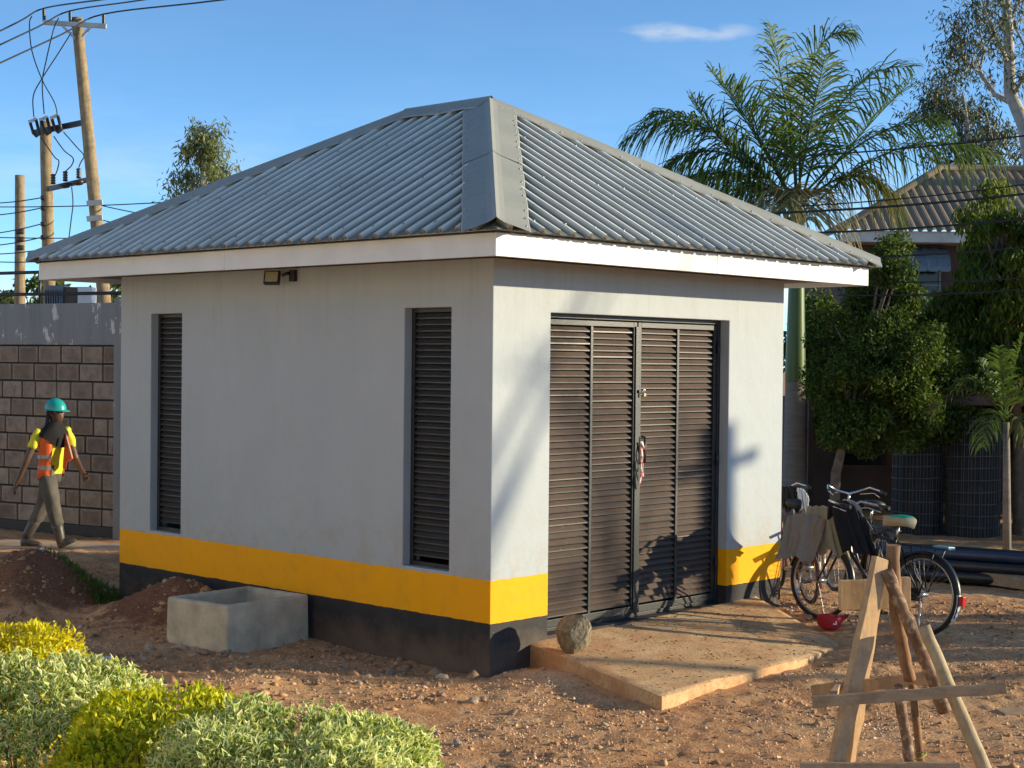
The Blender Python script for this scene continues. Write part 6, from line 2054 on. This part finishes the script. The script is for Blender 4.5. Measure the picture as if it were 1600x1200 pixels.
for (u, v, s_) in ((665, 1062, .04), (690, 1055, .05), (655, 1088, .045), (690, 1085, .04), (740, 1092, .05), (755, 1090, .04), (800, 1108, .05), (716, 1158, .04), (500, 1062, .04), (540, 1040, .04), (945, 1130, .035), (610, 1045, .06), (630, 1040, .05), (560, 1068, .035), (880, 1085, .03), (1045, 1135, .035)):
    p = PZ(u, v, 0.03)
    stone_at(p[0], p[1], s_, stones[k % 6], 'loose stone on the open brown earth in front of the corner', 'loose stones in front of the building', k); k += 1
# gravel and clods as one mass
def scatter(n, area, size, mat, name, label, seed, dens=None, flat=0.7):
    r = np.random.default_rng(seed)
    x = r.uniform(area[0], area[1], n * 3); y = r.uniform(area[2], area[3], n * 3)
    w = dens(x, y); keep = r.random(n * 3) < w
    inside = ((x > -0.02) & (x < LX + 0.02) & (y > -0.02) & (y < LY + 0.02)) | ((x > 0.46 + y * 0.277 - 0.03) & (x < 3.4 + y * 0.45) & (y > -1.62) & (y < 0.02))
    keep &= ~inside
    x = x[keep][:n]; y = y[keep][:n]; N = len(x)
    z = ground_h(x, y) + np.maximum(0, fbm(x * 17, y * 17, 3, 0.6)) * 0.02
    base = np.array([(1, 0, 0), (-1, 0, 0), (0, 1, 0), (0, -1, 0), (0, 0, 1), (0, 0, -1)], float)
    Fo = np.array([(0, 2, 4), (2, 1, 4), (1, 3, 4), (3, 0, 4), (2, 0, 5), (1, 2, 5), (3, 1, 5), (0, 3, 5)])
    s_ = size * np.exp(r.normal(0, 0.45, N))
    V = base[None] * r.uniform(0.55, 1.2, (N, 6, 1)) * s_[:, None, None]
    V[:, :, 2] *= flat
    V += r.normal(0, 0.15, V.shape) * s_[:, None, None]
    a = r.uniform(0, 6.28, N); ca, sa = np.cos(a)[:, None], np.sin(a)[:, None]
    X = V[:, :, 0] * ca - V[:, :, 1] * sa; Y = V[:, :, 0] * sa + V[:, :, 1] * ca
    V[:, :, 0] = X + x[:, None]; V[:, :, 1] = Y + y[:, None]; V[:, :, 2] += (z + s_ * 0.1)[:, None]
    Fa = (Fo[None] + (np.arange(N) * 6)[:, None, None]).reshape(-1, 3)
    o = obj(name, mesh_np(name, V.reshape(-1, 3), Fa, mat))
    tag(o, label, 'gravel', kind='stuff')
simple('gravel_brown', (0.44, 0.255, 0.130), 0.95, 0, 0.45, 3.0, 0, space='World')
simple('gravel_pale', (0.56, 0.38, 0.25), 0.95, 0, 0.3, 3.0, 0, space='World')
simple('dead_leaf', (0.22, 0.13, 0.075), 0.9, 0, 0.4, 3.0, space='World')
den1 = lambda x, y: np.clip(np.exp(-((x + 0.85) ** 2 / 1.0 + (y - 5.3) ** 2 / 0.8)) * 0.8 + 0.12 + 3.0 * fbm(x * 1.3 + 9, y * 1.3, 3), 0.02, 1) * (0.35 + 0.65 * smoothstep(-4.5, -1, y))
den2 = lambda x, y: np.clip(np.exp(-((x + 0.85) ** 2 / 0.8 + (y - 5.3) ** 2 / 0.6)) * 0.9 + np.exp(-((x + 0.4) ** 2 / 0.35 + (y - 3.5) ** 2 / 0.5)) * 1.0 + np.exp(-((x + 0.9) ** 2 + (y - 2.6) ** 2) / 1.6) * 1.2 + np.exp(-((x + 0.3) ** 2 + (y - 0.8) ** 2) / 0.8) * 0.7 + 0.04 + 1.8 * fbm(x * 1.4, y * 1.4 + 30, 3), 0.01, 1)
scatter(34000, (-4, 6, -6, 7), 0.010, 'gravel_brown', 'gravel', 'small brown clods and gravel over the bare earth', 61, den1)
scatter(4500, (-4, 6, -6, 7), 0.013, 'gravel_pale', 'gravel', 'pale stone chips scattered over the bare earth', 62, den2)
scatter(1500, (-3.5, 5, -5, 7), 0.026, 'gravel_brown', 'gravel', 'larger earth clods scattered over the bare ground', 63, den2)
simple('gravel_chip', (0.66, 0.43, 0.27), 0.9, 0, 0.35, 5.0, 0, space='World')
den3 = lambda x, y: np.clip(0.22 + 2.4 * fbm(x * 1.7 + 50, y * 1.7 + 8, 4), 0.03, 1)
scatter(46000, (-3.4, 4.2, -5.8, 3.2), 0.0062, 'gravel_chip', 'gravel', 'fine pale chips scattered over the sunlit earth', 64, den3, 0.8)
# fallen leaves and chips
def leaf_litter(n, area, seed):
    r = np.random.default_rng(seed)
    x = r.uniform(area[0], area[1], n); y = r.uniform(area[2], area[3], n)
    k_ = ~((x > -0.03) & (x < LX + 0.03) & (y > -0.03) & (y < LY)) & (r.random(n) < np.clip(0.3 + 2.2 * fbm(x * 0.9, y * 0.9 + 70, 3), 0.05, 1))
    x, y = x[k_], y[k_]; N = len(x)
    P = np.stack([x, y, ground_h(x, y) + r.uniform(0.008, 0.025, N)], 1)
    on = (x > -0.1) & (x < 3.5) & (y < 0) & (y > -1.7); P[on, 2] = np.nan
    P = P[~on]; N = len(P)
    D = rand_unit(r, N) * [1, 1, 0.35]; Nn = rand_unit(r, N) * 0.5 + [0, 0, 1]
    Ln = 0.05 * r.uniform(0.4, 1.3, N)
    o = obj('leaf_litter', leaf_mesh('leaf_litter', 'dead_leaf', P, D, Nn, Ln, Ln * 0.4, r.random(N), quad=True))
    tag(o, 'dry fallen leaves and chips strewn over the earth', 'leaves', kind='stuff')
leaf_litter(5200, (-4, 5.5, -6, 5), 71)
sr = np.random.default_rng(72)
aa, bb_ = sr.random(420), sr.random(420)
SC = [np.array([0.46, 0.0]), np.array([0.0, -1.66]), np.array([2.78, -1.42]), np.array([3.60, 0.0])]
xy = np.array([(SC[0] * (1 - a) + SC[3] * a) * (1 - b2) + (SC[1] * (1 - a) + SC[2] * a) * b2 for a, b2 in zip(aa, bb_)])
zz_ = (0.205 + 0.055 * aa) * (1 - bb_) + (0.112 - 0.030 * aa) * bb_ + 0.010
kp = aa < 0.93
P_ = np.stack([xy[:, 0], xy[:, 1], zz_], 1)[kp]
N_ = len(P_)
Ln_ = 0.035 * sr.uniform(0.3, 1.3, N_)
o = obj('leaf_litter', leaf_mesh('leaf_litter', 'dead_leaf', P_, rand_unit(sr, N_) * [1, 1, 0.2], rand_unit(sr, N_) * 0.4 + [0, 0, 1], Ln_, Ln_ * 0.4, sr.random(N_), quad=True))
tag(o, 'dry leaf chips strewn over the concrete apron', 'leaves', kind='stuff')
# grass tufts
def grass(n, spots, seed, h):
    r = np.random.default_rng(seed); P = []
    for cx, cy, rad in spots:
        q = r.normal(size=(n, 2)) * rad * 0.5
        x, y = cx + q[:, 0], cy + q[:, 1]
        k_ = ~((x > -0.02) & (x < LX) & (y > -0.02) & (y < LY + 0.02))
        P.append(np.stack([x, y, ground_h(x, y) - 0.01], 1)[k_])
    P = np.concatenate(P); N = len(P)
    D = r.normal(size=(N, 3)) * 0.45 + [0, 0, 1]; Ln = h * r.uniform(0.4, 1.3, N)
    o = obj('grass', leaf_mesh('grass', 'grass_green', P, D, rand_unit(r, N), Ln, np.full(N, 0.014), r.random(N), quad=True))
    tag(o, 'short green grass around the soil mounds', 'grass', kind='stuff')
grass(520, [(-0.22, 4.95, 0.32), (-0.30, 5.35, 0.3), (-0.15, 4.7, 0.25), (-1.75, 6.6, 0.5), (-1.5, 7.0, 0.5)], 81, 0.09)

# ------------------------------------------------------------------ trees and pole standing right of the frame, towards the sun
def at_lat(depth, lat):
    p = CAM + unit(FW * [1, 1, 0]) * depth + unit(RT * [1, 1, 0]) * lat
    return p[0], p[1]
rs = np.random.default_rng(91)
for i, (dp, lt, hgt) in enumerate(((21.0, 9.6, 3.7), (22.7, 10.4, 3.8), (24.6, 10.8, 3.9), (26.8, 11.5, 4.0), (22.0, 12.8, 4.2))):
    x, y = at_lat(dp, lt)
    cl = []; rl = []
    for _ in range(46):
        q = rand_unit(rs, 1)[0] * rs.random() ** 0.4
        cl.append(np.array([x + q[0] * 1.15, y + q[1] * 1.15, 0.12 + hgt * 0.52 + q[2] * hgt * 0.46])); rl.append(0.42 * rs.uniform(0.7, 1.2))
    tree('shade_tree', ('dense bushy tree right of the frame, number %s towards the back of the row' % ('one', 'two', 'three', 'four', 'five')[i]), (x, y, 0.1), [(x, y, 0), (x, y, hgt * 0.4), (x, y, hgt * 0.8)], 0.1, cl, rl, 850, 0.16, 'leaf_dark', 'bark', 92 + i, group='bushy trees right of the frame')
x, y = at_lat(12.22, 24.0)
cl, rl = [], []
for _ in range(7):
    q = rand_unit(rs, 1)[0]
    cl.append(np.array([x + q[0] * 1.6, y + q[1] * 1.6, 8.2 + q[2] * 1.2])); rl.append(0.26 * rs.uniform(0.6, 1.3))
tree('street_tree', 'thin trunked open tree far right of the frame', (x, y, 0.1), [(x, y, 0), (x + 0.05, y, 3), (x, y + 0.05, 6), (x, y, 8)], 0.13, cl, rl, 260, 0.15, 'leaf_far', 'bark', 97)
cl, rl = [], []
x, y = at_lat(13.75, 30.0)
for _ in range(9):
    q = rand_unit(rs, 1)[0]
    cl.append(np.array([x + q[0] * 0.8, y + q[1] * 0.8, 7.9 + q[2] * 1.0])); rl.append(0.24 * rs.uniform(0.6, 1.2))
tree('street_tree', 'young sparse tree right of the frame towards the sun', (x, y, 0.1), [(x, y, 0), (x + 0.05, y, 3.5), (x, y + 0.05, 6.4), (x, y, 8.0)], 0.07, cl, rl, 300, 0.12, 'leaf_far', 'bark', 98)
x, y = at_lat(14.55, 18.0)
t = empty('power_pole', (x, y, 0.1)); tag(t, 'timber power pole with short crossarm right of the frame', 'pole')
m = MB(); m.tube([(0, 0, -0.1), (0, 0, 5.35)], [0.12, 0.09], 12); m.build('shaft', 'utility_wood', t)
m = MB(); m.beam((-0.35 * FW[0], -0.35 * FW[1], 5.0), (0.35 * FW[0], 0.35 * FW[1], 5.0), 0.09, 0.10); m.build('crossarm', 'utility_wood', t)
# low bushes added outside the frame to shade the ground by the bicycles
for i, (dp, lt, hh) in enumerate(((12.95, 5.6, 0.62), (13.5, 6.2, 0.85), (14.1, 6.6, 0.8))):
    x, y = at_lat(dp, lt)
    hedge(x, y, 0.5, 0.55, hh, -0.8, 2600, 0.06, 'leaf_dark', ('low green bush added right of the frame for shade, nearest of three', 'low green bush added right of the frame for shade, middle of three', 'low green bush added right of the frame for shade, farthest of three')[i], 300 + i)
